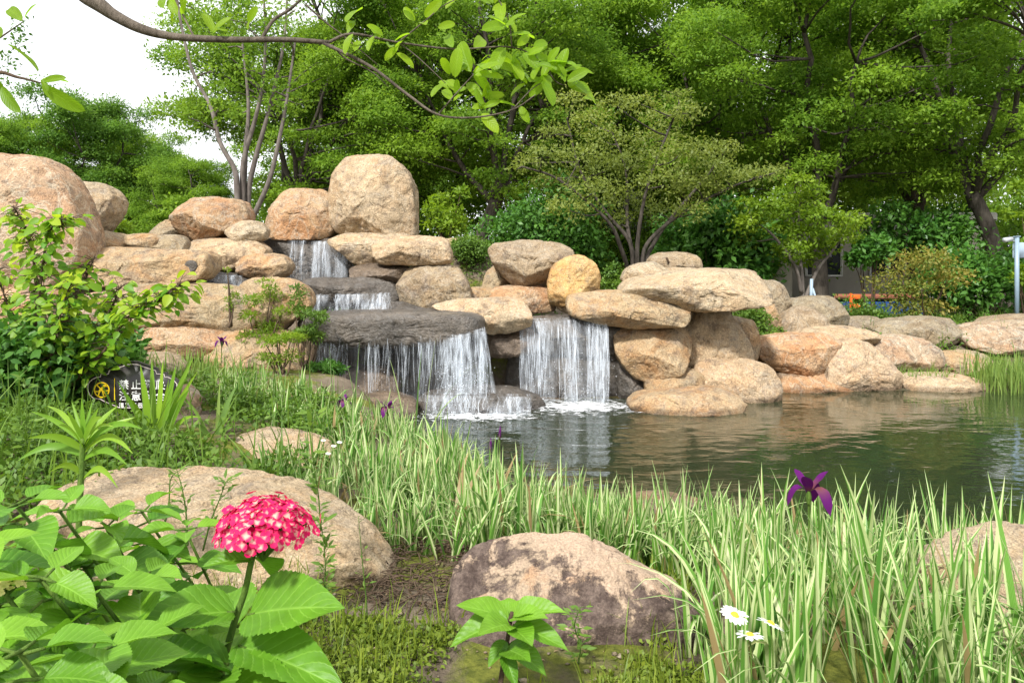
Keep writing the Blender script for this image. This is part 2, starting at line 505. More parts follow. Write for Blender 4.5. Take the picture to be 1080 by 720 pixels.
def striped_blade():
    n = NT('variegated_blade')
    uv = n('SeparateXYZ', {0: n('UVMap').outputs[0]})
    u, v = uv.outputs['X'], uv.outputs['Y']
    t = n('Attribute', attribute_name='tint').outputs['Fac']
    rnd = n('NewGeometry').outputs['Random Per Island']
    edge = n.math('ADD', n.math('MULTIPLY', n.math('FRACT', n.math('MULTIPLY', rnd, 7.3)), 0.5), 0.30)
    g = n.mix(t, (0.052, 0.19, 0.022), (0.15, 0.34, 0.036))
    cream = n.mix(t, (0.48, 0.57, 0.22), (0.70, 0.74, 0.42))
    s = n('MapRange', {'Value': n.math('SUBTRACT', u, edge), 'From Min': -0.05, 'From Max': 0.05}).outputs[0]
    fine = n.math('MULTIPLY', n.math('SINE', n.math('MULTIPLY', u, 42.0)), 0.16)
    s2 = n.math('ADD', n.math('MULTIPLY', s, 0.85), fine, True)
    c = n.mix(s2, g, cream)
    c = n.mix(n('MapRange', {'Value': rnd, 'From Min': 0.935, 'From Max': 0.945}).outputs[0], c, (0.36, 0.26, 0.12))
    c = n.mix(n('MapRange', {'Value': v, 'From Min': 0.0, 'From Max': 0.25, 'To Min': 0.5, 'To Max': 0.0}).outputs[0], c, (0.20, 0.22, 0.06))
    p = n('BsdfPrincipled', {'Base Color': c, 'Roughness': 0.42, 'Specular IOR Level': 0.35})
    tl = n('BsdfTranslucent', {'Color': c})
    return n.done(n('MixShader', {0: 0.35, 1: p.outputs[0], 2: tl.outputs[0]}).outputs[0])
LEAF['blade'] = striped_blade()
LEAF['reed'] = leaf_mat('reed_blade', (0.07, 0.17, 0.025), (0.25, 0.34, 0.08), tr=0.35)

def bark_mat(name, a, b, sc=1.0):
    n = NT(name)
    tc = n('TexCoord').outputs['Object']
    mp = n('Mapping', {'Vector': tc, 'Scale': (1.0, 1.0, 0.22)}).outputs[0]
    f = n.noise(mp, 14 * sc, 7, 0.7)
    c = n.mix(n.ramp(f, (0.35, 0.0), (0.65, 1.0)), a, b)
    c = n.mix(n.ramp(n.noise(tc, 3, 5), (0.5, 0.0), (0.7, 0.5)), c, tuple(v * 1.5 for v in b))
    nb = n.bump(f, 0.8, 0.03)
    return n.done(n('BsdfPrincipled', {'Base Color': c, 'Roughness': 0.9, 'Normal': nb, 'Specular IOR Level': 0.2}).outputs[0])
BARK = {'dark': bark_mat('dark_bark', (0.03, 0.025, 0.02), (0.095, 0.08, 0.066)),
        'grey': bark_mat('grey_bark', (0.09, 0.075, 0.065), (0.18, 0.155, 0.135)),
        'branch': bark_mat('branch_bark', (0.06, 0.048, 0.036), (0.17, 0.14, 0.11), 3),
        'green': bark_mat('green_stem', (0.06, 0.13, 0.02), (0.13, 0.21, 0.035), 3),
        'twig': bark_mat('brown_twig', (0.07, 0.045, 0.028), (0.13, 0.09, 0.06), 3)}

def flat_mat(name, col, rough=0.6, spec=0.3, metal=0.0, var=0.15, sc=20):
    n = NT(name)
    f = n.noise(n('TexCoord').outputs['Object'], sc, 5, 0.6)
    c = n.mix(n.ramp(f, (0.3, 0.0), (0.7, 1.0)), tuple(v * (1 - var) for v in col), tuple(min(1, v * (1 + var)) for v in col))
    return n.done(n('BsdfPrincipled', {'Base Color': c, 'Roughness': rough, 'Specular IOR Level': spec, 'Metallic': metal}).outputs[0])

def ground_mat():
    n = NT('soil_and_moss')
    P = n('NewGeometry').outputs['Position']
    s = n.mix(n.ramp(n.noise(P, 2.2, 8, 0.65), (0.35, 0.0), (0.65, 1.0)), (0.10, 0.077, 0.055), (0.20, 0.16, 0.115))
    s = n.mix(0.5, s, n.ramp(n.noise(P, 60, 4, 0.7), (0.3, 0.2), (0.7, 0.8)), 'OVERLAY')
    m = n.mix(n.ramp(n.noise(P, 22, 6, 0.7), (0.35, 0.0), (0.65, 1.0)), (0.075, 0.09, 0.018), (0.18, 0.19, 0.035))
    f = n.ramp(n.noise(P, 1.9, 7, 0.65, 0.4), (0.48, 0.0), (0.58, 1.0))
    c = n.mix(f, s, m)
    z = n('SeparateXYZ', {0: P}).outputs['Z']
    c = n.mix(n('MapRange', {'Value': z, 'From Min': 0.10, 'From Max': -0.02}).outputs[0], c,
              n.mix(n.ramp(n.noise(P, 3.5, 6, 0.6), (0.4, 0.0), (0.6, 1.0)), (0.12, 0.075, 0.04), (0.06, 0.055, 0.03)))
    nb = n.bump(n.noise(P, 12, 8, 0.7), 0.8, 0.05)
    nb = n.bump(n.noise(P, 70, 5, 0.7), 0.6, 0.012, nb)
    return n.done(n('BsdfPrincipled', {'Base Color': c, 'Roughness': 0.95, 'Normal': nb, 'Specular IOR Level': 0.1}).outputs[0])

def pond_mat():
    n = NT('pond_water')
    P = n('NewGeometry').outputs['Position']
    s1 = n('Mapping', {'Vector': P, 'Scale': (0.55, 1.0, 1.0)}).outputs[0]
    a = n.noise(s1, 2.3, 3, 0.5, 0.8)
    b = n.noise(s1, 8.0, 3, 0.5, 0.3)
    # rings spreading from the foot of the falls die out with distance
    rel = n('VectorMath', {0: P, 1: (0.75, 9.4, 0.0)}, operation='SUBTRACT').outputs[0]
    d = n('VectorMath', {0: rel}, operation='LENGTH').outputs['Value']
    ring = n.math('SINE', n.math('ADD', n.math('MULTIPLY', d, 17.0), n.math('MULTIPLY', a, 9.0)))
    amp = n('MapRange', {'Value': d, 'From Min': 0.3, 'From Max': 5.5, 'To Min': 0.75, 'To Max': 0.06}).outputs[0]
    near = n('MapRange', {'Value': d, 'From Min': 0.3, 'From Max': 3.5, 'To Min': 1.6, 'To Max': 0.5}).outputs[0]
    h = n.math('ADD', n.math('MULTIPLY', n.math('ADD', a, n.math('MULTIPLY', b, 0.26)), near), n.math('MULTIPLY', n.math('MULTIPLY', ring, amp), 0.10))
    nb = n.bump(h, 0.42, 0.05)
    fr = n('Fresnel', {'IOR': 1.33, 'Normal': nb}).outputs[0]
    fr = n.math('ADD', n.math('MULTIPLY', fr, 1.0), 0.05, True)
    tr = n('BsdfTransparent', {'Color': (0.42, 0.50, 0.32, 1)})
    murk = n('BsdfDiffuse', {'Color': (0.042, 0.062, 0.030, 1)})
    body = n('MixShader', {0: 0.42, 1: tr.outputs[0], 2: murk.outputs[0]})
    gl = n('BsdfGlossy', {'Color': (1, 1, 1, 1), 'Roughness': 0.025, 'Normal': nb})
    return n.done(n('MixShader', {0: fr, 1: body.outputs[0], 2: gl.outputs[0]}).outputs[0])

def falling_mat():
    n = NT('falling_water')
    t = n('Attribute', attribute_name='tint').outputs['Fac']
    uv = n('UVMap').outputs[0]
    mp = n('Mapping', {'Vector': n('NewGeometry').outputs['Position'], 'Scale': (26.0, 6.0, 5.0)}).outputs[0]
    f = n.ramp(n.noise(mp, 1.0, 4, 0.65), (0.34, 0.15), (0.62, 1.0))
    u = n('SeparateXYZ', {0: uv}).outputs['X']
    edge = n('MapRange', {'Value': n.math('ABSOLUTE', n.math('SUBTRACT', u, 0.5)), 'From Min': 0.22, 'From Max': 0.5, 'To Min': 1.0, 'To Max': 0.0}).outputs[0]
    al = n.math('MULTIPLY', n.math('MULTIPLY', t, n('SeparateColor', {0: f}).outputs[0]), edge, True)
    p = n('BsdfPrincipled', {'Base Color': (0.80, 0.86, 0.93, 1), 'Roughness': 0.25, 'Specular IOR Level': 0.5})
    tl = n('BsdfTranslucent', {'Color': (0.86, 0.89, 0.93, 1)})
    w = n('MixShader', {0: 0.3, 1: p.outputs[0], 2: tl.outputs[0]})
    return n.done(n('MixShader', {0: al, 1: n('BsdfTransparent').outputs[0], 2: w.outputs[0]}).outputs[0])

def foam_mat():
    n = NT('white_foam')
    P = n('NewGeometry').outputs['Position']
    uv = n('UVMap').outputs[0]
    r = n('SeparateXYZ', {0: uv}).outputs['X']
    f = n.noise(n('Mapping', {'Vector': P, 'Scale': (0.7, 1.0, 1.0)}).outputs[0], 13, 6, 0.72, 0.5)
    th = n.math('ADD', n.math('MULTIPLY', r, 0.30), 0.36)
    al = n('MapRange', {'Value': n.math('SUBTRACT', f, th), 'From Min': -0.03, 'From Max': 0.10, 'To Min': 0.0, 'To Max': 0.92}).outputs[0]
    nb = n.bump(f, 0.8, 0.04)
    p = n('BsdfPrincipled', {'Base Color': (0.85, 0.87, 0.88, 1), 'Roughness': 0.45, 'Normal': nb})
    return n.done(n('MixShader', {0: al, 1: n('BsdfTransparent').outputs[0], 2: p.outputs[0]}).outputs[0])

GROUND, POND, FALL, FOAM = ground_mat(), pond_mat(), falling_mat(), foam_mat()
DROP = flat_mat('water_drop', (0.85, 0.88, 0.92), 0.15, 0.6, var=0.02)
# ------------------------------------------------------------------ the land, the pond
def near_shore(x):
    return np.interp(x, [-3.2, -1.9, -1.3, -0.75, -0.2, 0.25, 0.7, 1.5, 2.6, 5, 8, 14, 22], [10.2, 9.4, 8.0, 6.4, 5.2, 4.5, 4.15, 3.95, 3.6, 3.3, 3.0, 2.6, 2.6])
def far_shore(x):
    return np.interp(x, [-2.2, -1, 1.4, 2.4, 3.6, 5, 7, 9, 14, 22], [9.9, 10.1, 10.5, 10.4, 10.8, 11.2, 11.1, 11.2, 11.8, 12.5])

def ground_z(x, y, rough=True):
    x = np.asarray(x, float); y = np.asarray(y, float)
    yn, yf = near_shore(x), far_shore(x)
    d = np.minimum(y - yn, yf - y)
    d = np.where(x < -2.0, np.minimum(d, x + 2.2), d)
    dn = np.clip(yn - y, 0, None)
    near = 0.07 + 0.24 * sstep(0.0, 0.9, dn) + 0.30 * sstep(0.6, 3.0, -x) * sstep(2.0, 4.5, y) + 0.05 * sstep(1, 4, dn)
    far = 0.04 + 0.56 * sstep(0.0, 5.0, y - yf)
    # the mound behind the stacked stones, highest at the back
    top = np.interp(x, [-7, -1.6, -0.3, 0.4, 2.6, 3.4, 6], [2.05, 2.15, 2.1, 1.15, 1.05, 0.6, 0.6])
    front = np.interp(x, [-7, -4.6, -3.9, -1.7, 0.9, 1.4, 2.4, 4], [9.8, 9.8, 10.3, 10.9, 10.9, 10.8, 10.9, 11.6])
    mound = top * sstep(0.0, 2.0, y - front)
    step = 1.0 * sstep(-0.5, 0.3, y - front) + (top - 1.0) * sstep(1.5, 2.6, y - front)
    wch = sstep(-4.5, -3.9, x) * (1 - sstep(0.2, 0.8, x))
    mound = mound * (1 - wch) + step * wch
    mound = mound + (0.6 - mound) * sstep(17, 24, y)
    back = sstep(-0.6, 0.6, y - (yn + yf) / 2)
    z_out = np.where(x < -2.0, np.maximum(near, mound), np.where(back > 0.5, np.maximum(far, mound), near))
    z_in = 0.03 - 0.42 * sstep(0.0, 1.5, d)
    w = sstep(-0.12, 0.12, d)
    z = z_out * (1 - w) + z_in * w
    if rough:
        P = np.stack([x, y, np.zeros_like(x)], -1).reshape(-1, 3)
        nz = (fbm(P * 1.3, 4, 5) * 0.05 + fbm(P * 7, 3, 9) * 0.018).reshape(x.shape)
        z = z + nz * (1 - 0.7 * w)
    return z

def graded(lo, hi, fine0, fine1, step, coarse):
    mid = np.arange(fine0, fine1, step)
    left, right, v, s = [], [], fine0, step
    while v > lo:
        s = min(s * 1.25, coarse); v -= s; left.append(v)
    v, s = fine1, step
    while v < hi:
        right.append(v); s = min(s * 1.25, coarse); v += s
    return np.array(left[::-1] + list(mid) + right)

gx = graded(-420, 420, -7.5, 9.0, 0.075, 60)
gy = graded(-60, 700, 0.6, 16.0, 0.075, 60)
X, Y = np.meshgrid(gx, gy)
Z = ground_z(X, Y)
nx, ny = len(gx), len(gy)
I = (np.arange(ny - 1)[:, None] * nx + np.arange(nx - 1)[None, :]).ravel()
me = make_mesh('ground', np.stack([X, Y, Z], -1).reshape(-1, 3), np.stack([I, I + 1, I + nx + 1, I + nx], -1))
tag(link('ground', me, GROUND), kind='structure')

px_ = np.linspace(-2.6, 22, 60); py_ = np.linspace(2.2, 12.8, 40)
PX, PY = np.meshgrid(px_, py_)
I = (np.arange(39)[:, None] * 60 + np.arange(59)[None, :]).ravel()
me = make_mesh('pond_water', np.stack([PX, PY, np.zeros_like(PX)], -1).reshape(-1, 3), np.stack([I, I + 1, I + 61, I + 60], -1))
tag(link('pond_water', me, POND), kind='structure')

# ------------------------------------------------------------------ boulders
def chaikin(P, k):
    for _ in range(k):
        Q = np.roll(P, -1, axis=0)
        P = np.stack([0.84 * P + 0.16 * Q, 0.16 * P + 0.84 * Q], 1).reshape(-1, 2)
    return P

def rock(name, label, outline, D, T=0.4, mat='tan', p=2.7, lean=0.3, facets=7, seed=None, sink=0, n=128, m=40, amp=1.0, cat='boulder', rnd=2, tb=1.0, grow=0.06):
    P = np.asarray(outline, float)
    if sink:
        y0, y1 = P[:, 1].min(), P[:, 1].max()
        P = P.copy(); P[:, 1] += sink * sstep(0.55, 0.95, (P[:, 1] - y0) / (y1 - y0))
    seed = seed if seed is not None else int(P.sum()) % 9973
    r = np.random.default_rng(seed)
    P = chaikin(P, rnd)
    cP = P.mean(0); P = cP + (P - cP) * (1 + grow)
    p = p * 1.6
    facets = facets * 2
    seg = np.linalg.norm(np.roll(P, -1, 0) - P, axis=1)
    cum = np.concatenate([[0], np.cumsum(seg)])
    tt = np.linspace(0, cum[-1], n, endpoint=False)
    Pc = np.vstack([P, P[:1]])
    o = np.stack([np.interp(tt, cum, Pc[:, 0]), np.interp(tt, cum, Pc[:, 1])], -1)
    ox = (o[:, 0] - 540) / F * D
    oz = H - (o[:, 1] - HY) / F * D
    cx, cz = (ox.min() + ox.max()) / 2 * 0.4 + ox.mean() * 0.6, (oz.min() + oz.max()) / 2 * 0.4 + oz.mean() * 0.6
    hw, hh = np.ptp(ox) / 2, np.ptp(oz) / 2
    th = np.pi * (0.5 - 0.5 * np.cos(np.linspace(0, np.pi, 3000)))
    s = np.sin(th) ** (2 / p)
    t = np.sign(np.cos(th)) * np.abs(np.cos(th)) ** (2 / p)
    al = np.concatenate([[0], np.cumsum(np.hypot(np.diff(s), np.diff(t) * T / max(hw, hh)))])
    ev = np.linspace(0, al[-1], m + 1)
    s, t = np.interp(ev, al, s), np.interp(ev, al, t)
    s[0] = s[-1] = 0
    ux = (ox - cx) / hw; uz = (oz - cz) / hh
    U = np.stack([s[1:-1, None] * ux[None], np.repeat(-t[1:-1, None], n, 1), s[1:-1, None] * uz[None]], -1).reshape(-1, 3)
    U = np.vstack([[0, -1, 0], U, [0, tb, 0]])
    U[:, 1] = np.where(U[:, 1] > 0, U[:, 1] * tb, U[:, 1])
    rim = U[1 + n * (m // 2 - 2): 1 + n * (m // 2 + 1)].copy()
    rim_sup = lambda v: float((rim @ v).max())
    for _ in range(facets):
        nn = np.array([r.uniform(-0.75, 0.75), r.uniform(-1.0, -0.5), r.uniform(-0.7, 0.8)])
        nn /= np.linalg.norm(nn)
        d = max(r.uniform(0.70, 0.95), rim_sup(nn) * 0.94)
        over = np.clip(U @ nn - d, 0, None)
        U = U - over[:, None] * nn * 0.95
    if facets and mat != 'wet':                                  # quarry faces: one broad front, one flat top
        for nn, d in (((r.uniform(-.3, .3), -1.0, r.uniform(-.25, .3)), r.uniform(.66, .8)), ((r.uniform(-.06, .06), -0.35, 1.0), r.uniform(.80, .93)),
                      ((r.choice([-1, 1]) * 0.8, -0.9, r.uniform(-.2, .2)), r.uniform(.82, .98))):
            nn = np.array(nn); nn /= np.linalg.norm(nn)
            d = max(d, rim_sup(nn) * 0.93)
            over = np.clip(U @ nn - d, 0, None)
            U = U - over[:, None] * nn * 0.97
    sz = math.sqrt(hw * hh)
    V = np.stack([U[:, 0] * hw, U[:, 1] * T + lean * T * U[:, 2], U[:, 2] * hh], -1)
    dr = U / (np.linalg.norm(U, axis=1)[:, None] + 1e-6)
    so = r.uniform(0, 50, 3)
    dsp = fbm(V / sz * 1.1 + so, 3, seed % 97) * 0.036 * sz + fbm(V / sz * 3.3 + so, 5, seed % 89, 0.6) * 0.042 * sz
    rid = np.abs(fbm(V / sz * 1.7 + so + 9, 3, seed % 83))
    dsp = dsp - np.clip(0.06 - rid, 0, 1) * 0.8 * sz + fbm(V * 22 + so, 3, seed % 79) * 0.006
    V = V + dr * (dsp * amp)[:, None]
    base = np.array([cx, D, cz - hh])
    V = V + np.array([0, 0, hh])
    k = m - 1
    i = np.arange(k - 1)[:, None] * n + 1
    j = np.arange(n)[None, :]
    j2 = (j + 1) % n
    Q = np.stack([i + j, i + n + j, i + n + j2, i + j2], -1).reshape(-1, 4)
    T0 = np.stack([np.zeros(n, int), 1 + np.arange(n), 1 + (np.arange(n) + 1) % n], -1)
    last = len(V) - 1
    b0 = 1 + (k - 1) * n
    T1 = np.stack([np.full(n, last), b0 + (np.arange(n) + 1) % n, b0 + np.arange(n)], -1)
    me = make_mesh(name, V, [Q, T0, T1])
    # outline runs clockwise or not: make the faces look outward
    a = 0.5 * np.sum(ox * np.roll(oz, -1) - np.roll(ox, -1) * oz)
    if a < 0: me.flip_normals()
    return tag(link(name, me, ROCK[mat], tuple(base)), label, cat)

# stacked stones on the near side of the falls
rock('boulder', 'huge rounded veined pink boulder at the photo edge above the yellow-green shrub', [(-75,300),(-70,175),(-30,160),(15,160),(40,169),(60,184),(72,203),(81,224),(90,246),(90,275),(70,300),(0,320)], 9.6, 0.8, 'pink', 2.4, seed=5, n=140, m=44)
rock('boulder', 'pinkish squarish boulder peeking out behind the huge veined one', [(60,200),(72,191),(90,190),(107,197),(118,208),(119,222),(112,236),(106,246),(70,248)], 11.2, 0.6, 'pale', 2.8)
rock('flat_stone', 'low smooth flat stone just above the long slab with a hollow', [(82,256),(88,247),(98,243),(116,245),(130,254),(131,268),(84,268)], 10.6, 0.5, 'tan', 2.6)
rock('flat_stone', 'small flat stone topping the wall beside a dark overhanging stone', [(122,256),(128,249),(142,245),(160,247),(169,253),(166,266),(124,268)], 10.9, 0.4, 'tan', 2.6)
rock('boulder', 'small boulder with dark hollow underside between flat stones', [(155,262),(160,251),(170,247),(188,248),(195,256),(196,268),(160,270)], 11.0, 0.35, 'grey', 2.4)
rock('boulder', 'half hidden tan boulder behind the orange boulder', [(160,246),(168,235),(182,229),(196,235),(198,256),(166,258)], 12.0, 0.45, 'tan', 2.5)
rock('boulder', 'big rusty orange boulder on top beneath the grey multi-stemmed tree', [(186,230),(190,216),(199,208),(214,206),(232,209),(250,210),(258,221),(260,233),(245,246),(225,253),(206,253),(192,244)], 11.7, 0.6, 'orange', 2.6, facets=10)
rock('boulder', 'small pale oval boulder tucked against the orange boulder', [(239,246),(244,236),(258,232),(273,234),(281,243),(280,252),(270,256),(250,254)], 11.4, 0.3, 'pale', 2.3)
rock('boulder', 'pale streaked boulder supporting the orange boulder', [(191,266),(198,254),(228,251),(264,253),(279,261),(281,271),(264,277),(248,285),(232,284),(213,275),(203,270)], 11.2, 0.5, 'pale', 2.6)
rock('boulder', 'egg shaped smooth tan stone beside the topmost trickle', [(251,278),(258,270),(280,267),(299,270),(307,280),(303,291),(285,295),(262,292),(253,286)], 10.7, 0.35, 'tan', 2.2, facets=3)
slab = rock('stone_slab', 'long tan slab with a round hollow painted as a dark disc at its end', [(60,282),(85,266),(105,261),(150,262),(212,265),(221,271),(223,284),(216,295),(180,300),(140,301),(90,301)], 9.9, 0.5, 'tan', 3.0, facets=4)
rock('stone_slab', 'thick long rounded tan slab below the slab with the hollow', [(85,330),(108,310),(130,302),(180,299),(235,302),(261,308),(268,320),(269,340),(262,350),(245,353),(222,348),(195,346),(150,346),(95,347)], 9.4, 0.5, 'tan', 2.9, facets=4)
rock('boulder', 'upright tan boulder behind a feathery green shrub near the dark slab', [(252,303),(262,295),(285,294),(305,296),(320,303),(329,319),(322,332),(308,338),(298,350),(280,351),(270,330),(258,315)], 9.5, 0.4, 'tan', 2.6)
rock('flat_stone', 'rust stained flat block under the thick long slab', [(118,350),(150,341),(200,343),(236,349),(240,364),(216,376),(180,378),(125,378)], 9.1, 0.4, 'orange', 3.0, facets=5)
rock('boulder', 'rounded brown boulder behind the small purple iris', [(213,365),(222,353),(255,349),(300,351),(320,359),(325,380),(312,396),(270,400),(238,397),(220,384)], 9.0, 0.45, 'tan', 2.6, sink=4)
rock('boulder', 'short orange boulder seen through the yellow-green shrub', [(-20,355),(-10,312),(15,301),(45,306),(60,322),(58,360),(20,375)], 8.9, 0.4, 'orange', 2.5)
rock('boulder', 'narrow pinkish boulder between the shrub and the long slab', [(66,352),(74,322),(90,309),(106,313),(112,335),(106,360),(80,366)], 9.0, 0.35, 'pink', 2.5)
rock('flat_stone', 'greyish flat stone lying behind the black sign', [(88,398),(112,380),(140,375),(168,377),(186,388),(190,402),(120,408)], 7.6, 0.45, 'grey', 2.8, sink=4)
rock('boulder', 'small pinkish upright boulder beside the black sign', [(164,448),(170,424),(180,411),(194,407),(205,418),(207,440),(200,460),(178,465)], 5.7, 0.16, 'pink', 2.4, sink=6)
# around the upper falls
rock('boulder', 'blocky orange-tan boulder next to the tallest upright stone', [(281,243),(286,222),(296,203),(306,198),(335,199),(347,207),(353,224),(354,242),(345,252),(320,254),(286,253)], 12.3, 0.6, 'orange', 2.9, facets=8)
rock('boulder', 'tallest upright pale boulder standing on top of the falls', [(347,214),(351,190),(360,174),(373,165),(391,163),(411,167),(426,178),(435,198),(437,226),(437,249),(400,250),(362,246),(350,234)], 12.2, 0.7, 'pale', 3.2, facets=5, lean=0.15, n=140, m=44)
rock('boulder', 'flat wedge stone below the tallest boulder beside the topmost trickle', [(347,256),(362,247),(400,244),(430,246),(428,272),(398,280),(378,279),(366,268)], 11.7, 0.5, 'pale', 2.8)
rock('boulder', 'angular pale block jutting out under the tallest boulder', [(394,258),(408,250),(440,248),(469,251),(475,268),(473,279),(440,279),(405,279),(396,270)], 11.2, 0.45, 'pale', 3.2, facets=9)
rock('stone_slab', 'thin dark damp slab between two pale blocks', [(370,282),(398,277),(426,278),(433,285),(428,297),(400,298),(372,294)], 11.3, 0.45, 'damp', 3.0)
rock('boulder', 'big grey-brown boulder with rust edge beneath the jutting block', [(421,300),(430,283),(455,278),(481,281),(493,299),(497,322),(460,328),(424,326)], 11.0, 0.45, 'grey', 2.6)
rock('flat_stone', 'distant flat stone half hidden by a lime sapling', [(462,256),(470,251),(490,251),(497,262),(494,275),(465,275)], 14.0, 0.5, 'tan', 3.0)
rock('boulder', 'wide flat-topped brown boulder perched above the two falls', [(516,264),(524,257),(560,253),(591,256),(602,263),(604,273),(590,291),(575,301),(545,302),(531,291),(522,279)], 11.6, 0.6, 'grey', 2.9, facets=7, lean=0.2)
rock('boulder', 'small tan stone squeezed under the wide flat-topped boulder', [(508,304),(513,287),(523,279),(534,285),(540,306),(530,310)], 12.0, 0.3, 'tan', 2.4)
rock('flat_stone', 'short tan stone beside the rust stained flat stone', [(485,312),(495,303),(520,302),(526,318),(500,322)], 11.4, 0.3, 'tan', 2.7)
rock('flat_stone', 'rust stained flat stone carrying the wide flat-topped boulder', [(515,310),(525,303),(545,301),(575,302),(585,314),(583,328),(555,331),(520,326)], 11.3, 0.4, 'orange', 3.0)
rock('boulder', 'rounded yellow boulder standing above the right-hand falls', [(578,300),(583,281),(596,272),(612,269),(626,277),(631,290),(631,310),(604,320),(581,322)], 11.0, 0.4, 'yellow', 2.9, facets=4)
rock('flat_stone', 'thin tan slab just below the yellow boulder', [(588,324),(600,311),(640,306),(668,308),(670,326),(600,331)], 11.0, 0.4, 'tan', 2.8)
rock('boulder', 'pale block with dark brown patch between the two falls', [(455,323),(478,317),(530,314),(552,318),(559,330),(558,343),(540,349),(514,351),(503,342),(486,333)], 10.0, 0.4, 'pale', 3.0, facets=9)
rock('stone_slab', 'long smooth tan slab resting over the block beside the falls', [(601,324),(603,312),(640,307),(690,308),(716,313),(721,328),(717,342),(690,344),(660,345),(632,340),(604,333)], 10.2, 0.5, 'tan', 3.0, facets=4)
rock('stone_slab', 'largest pale flat slab overhanging like a table beside the falls', [(658,306),(670,294),(708,287),(760,283),(797,285),(803,297),(803,318),(780,322),(745,326),(718,326),(706,318),(660,314)], 10.4, 0.75, 'pale', 3.2, facets=6, n=140)
rock('boulder', 'pointed pale stone behind the table-like slab', [(655,296),(660,285),(669,279),(690,275),(704,284),(703,296),(675,300)], 11.2, 0.35, 'pale', 2.6)
rock('boulder', 'farther grey-green stone behind the table-like slab', [(684,276),(693,267),(720,265),(736,270),(739,288),(690,290)], 12.6, 0.4, 'grey', 2.8)
rock('flat_stone', 'flat light stone wedged behind the pointed pale stone', [(698,286),(710,282),(735,283),(745,290),(740,300),(700,300)], 11.6, 0.4, 'pale', 2.8)
rock('boulder', 'tan block under the long slab at the edge of the falls', [(648,352),(668,344),(700,345),(721,344),(729,360),(724,376),(712,391),(690,398),(670,399),(659,387),(650,370)], 10.2, 0.45, 'tan', 3.2, facets=8)
rock('boulder', 'leaning pale pillar holding up the table-like slab', [(715,330),(730,320),(766,317),(770,335),(778,350),(788,365),(792,382),(775,400),(735,402),(720,380),(724,358)], 10.6, 0.45, 'pale', 2.8)
rock('boulder', 'tan stone half behind the leaning pillar', [(764,342),(778,335),(796,339),(800,360),(797,382),(780,390),(768,372)], 11.1, 0.35, 'tan', 2.7)
rock('boulder', 'small tan stone low beside the foot of the falls', [(681,402),(689,392),(720,389),(739,393),(747,406),(744,420),(700,421),(683,416)], 10.0, 0.35, 'tan', 2.9)
rock('boulder', 'pale double-humped boulder at the water under the pillar', [(734,408),(736,386),(754,378),(790,380),(811,387),(820,402),(820,416),(780,418),(750,415)], 10.15, 0.4, 'pale', 2.8, sink=10)
rock('flat_stone', 'flat wet-edged stone lying in the pond beside the foam', [(665,426),(678,417),(720,414),(756,411),(777,417),(785,426),(768,434),(720,438),(690,437),(670,433)], 9.35, 0.5, 'tan', 2.8, sink=5)
rock('boulder', 'rust and tan angular boulder on the far bank above a low flat stone', [(800,366),(804,357),(840,353),(876,353),(887,360),(878,376),(866,391),(830,394),(814,388),(803,378)], 11.2, 0.45, 'orange', 3.0, facets=10)
rock('boulder', 'tall pale rounded-triangle boulder at the far water edge', [(864,397),(870,381),(884,366),(903,358),(921,365),(937,380),(945,395),(944,407),(900,409),(867,403)], 11.15, 0.45, 'pale', 2.6, sink=9, facets=5)
rock('flat_stone', 'low flat orange stone at the water line beside the triangle boulder', [(812,402),(818,395),(870,392),(893,398),(897,410),(870,415),(818,415)], 11.0, 0.45, 'orange', 3.0, sink=8)
rock('boulder', 'mottled pinkish boulder behind the triangle boulder', [(918,372),(929,358),(950,354),(971,357),(987,369),(990,382),(962,396),(932,392)], 12.0, 0.45, 'pink', 2.6)
rock('boulder', 'long greyish boulder on the far bank below the nandina bush', [(922,346),(944,338),(985,334),(1004,337),(1008,351),(1002,362),(970,366),(932,358)], 13.2, 0.55, 'grey', 3.0)
rock('boulder', 'wide pinkish boulder at the foot of the pole', [(1012,353),(1032,343),(1080,339),(1115,343),(1118,366),(1050,372),(1017,366)], 13.0, 0.6, 'pink', 3.0)
rock('flat_stone', 'flat grey capping stone at the foot of the pole', [(1032,344),(1050,335),(1090,332),(1125,336),(1125,350),(1040,350)], 13.8, 0.5, 'grey', 3.0)
rock('boulder', 'short light block behind the far reeds', [(986,384),(998,372),(1036,371),(1044,381),(1034,394),(996,396)], 12.2, 0.4, 'tan', 3.0)
rock('flat_stone', 'thin white flat stone at the far water edge', [(950,404),(968,397),(1016,396),(1038,402),(1034,409),(990,412),(958,410)], 11.1, 0.5, 'pale', 3.0, sink=5)
rock('flat_stone', 'low sunlit flat stone behind the rust and tan boulder', [(838,354),(858,345),(900,345),(922,350),(920,362),(860,366)], 12.1, 0.5, 'pale', 2.8)
rock('boulder', 'streaked dome-shaped boulder in the weeds of the far bank', [(822,344),(831,330),(848,323),(863,328),(873,341),(868,356),(832,356)], 12.6, 0.4, 'grey', 2.5)
rock('boulder', 'grey blocky boulder behind the dome-shaped one', [(830,318),(858,313),(881,313),(890,329),(890,343),(870,350),(832,345)], 13.6, 0.5, 'grey', 3.2)
rock('boulder', 'upright brown block beyond the end of the table-like slab', [(798,300),(802,296),(823,296),(829,310),(835,328),(812,336),(801,318)], 13.2, 0.35, 'grey', 3.0)
rock('boulder', 'narrow pale stone beside the small leafy bush past the slab', [(797,322),(802,318),(817,317),(822,335),(820,350),(801,350)], 12.4, 0.3, 'tan', 2.8)
rock('flat_stone', 'narrow low stone in the weeds under the blue panels', [(876,342),(895,335),(925,334),(936,340),(930,350),(880,350)], 14.2, 0.5, 'grey', 2.9)
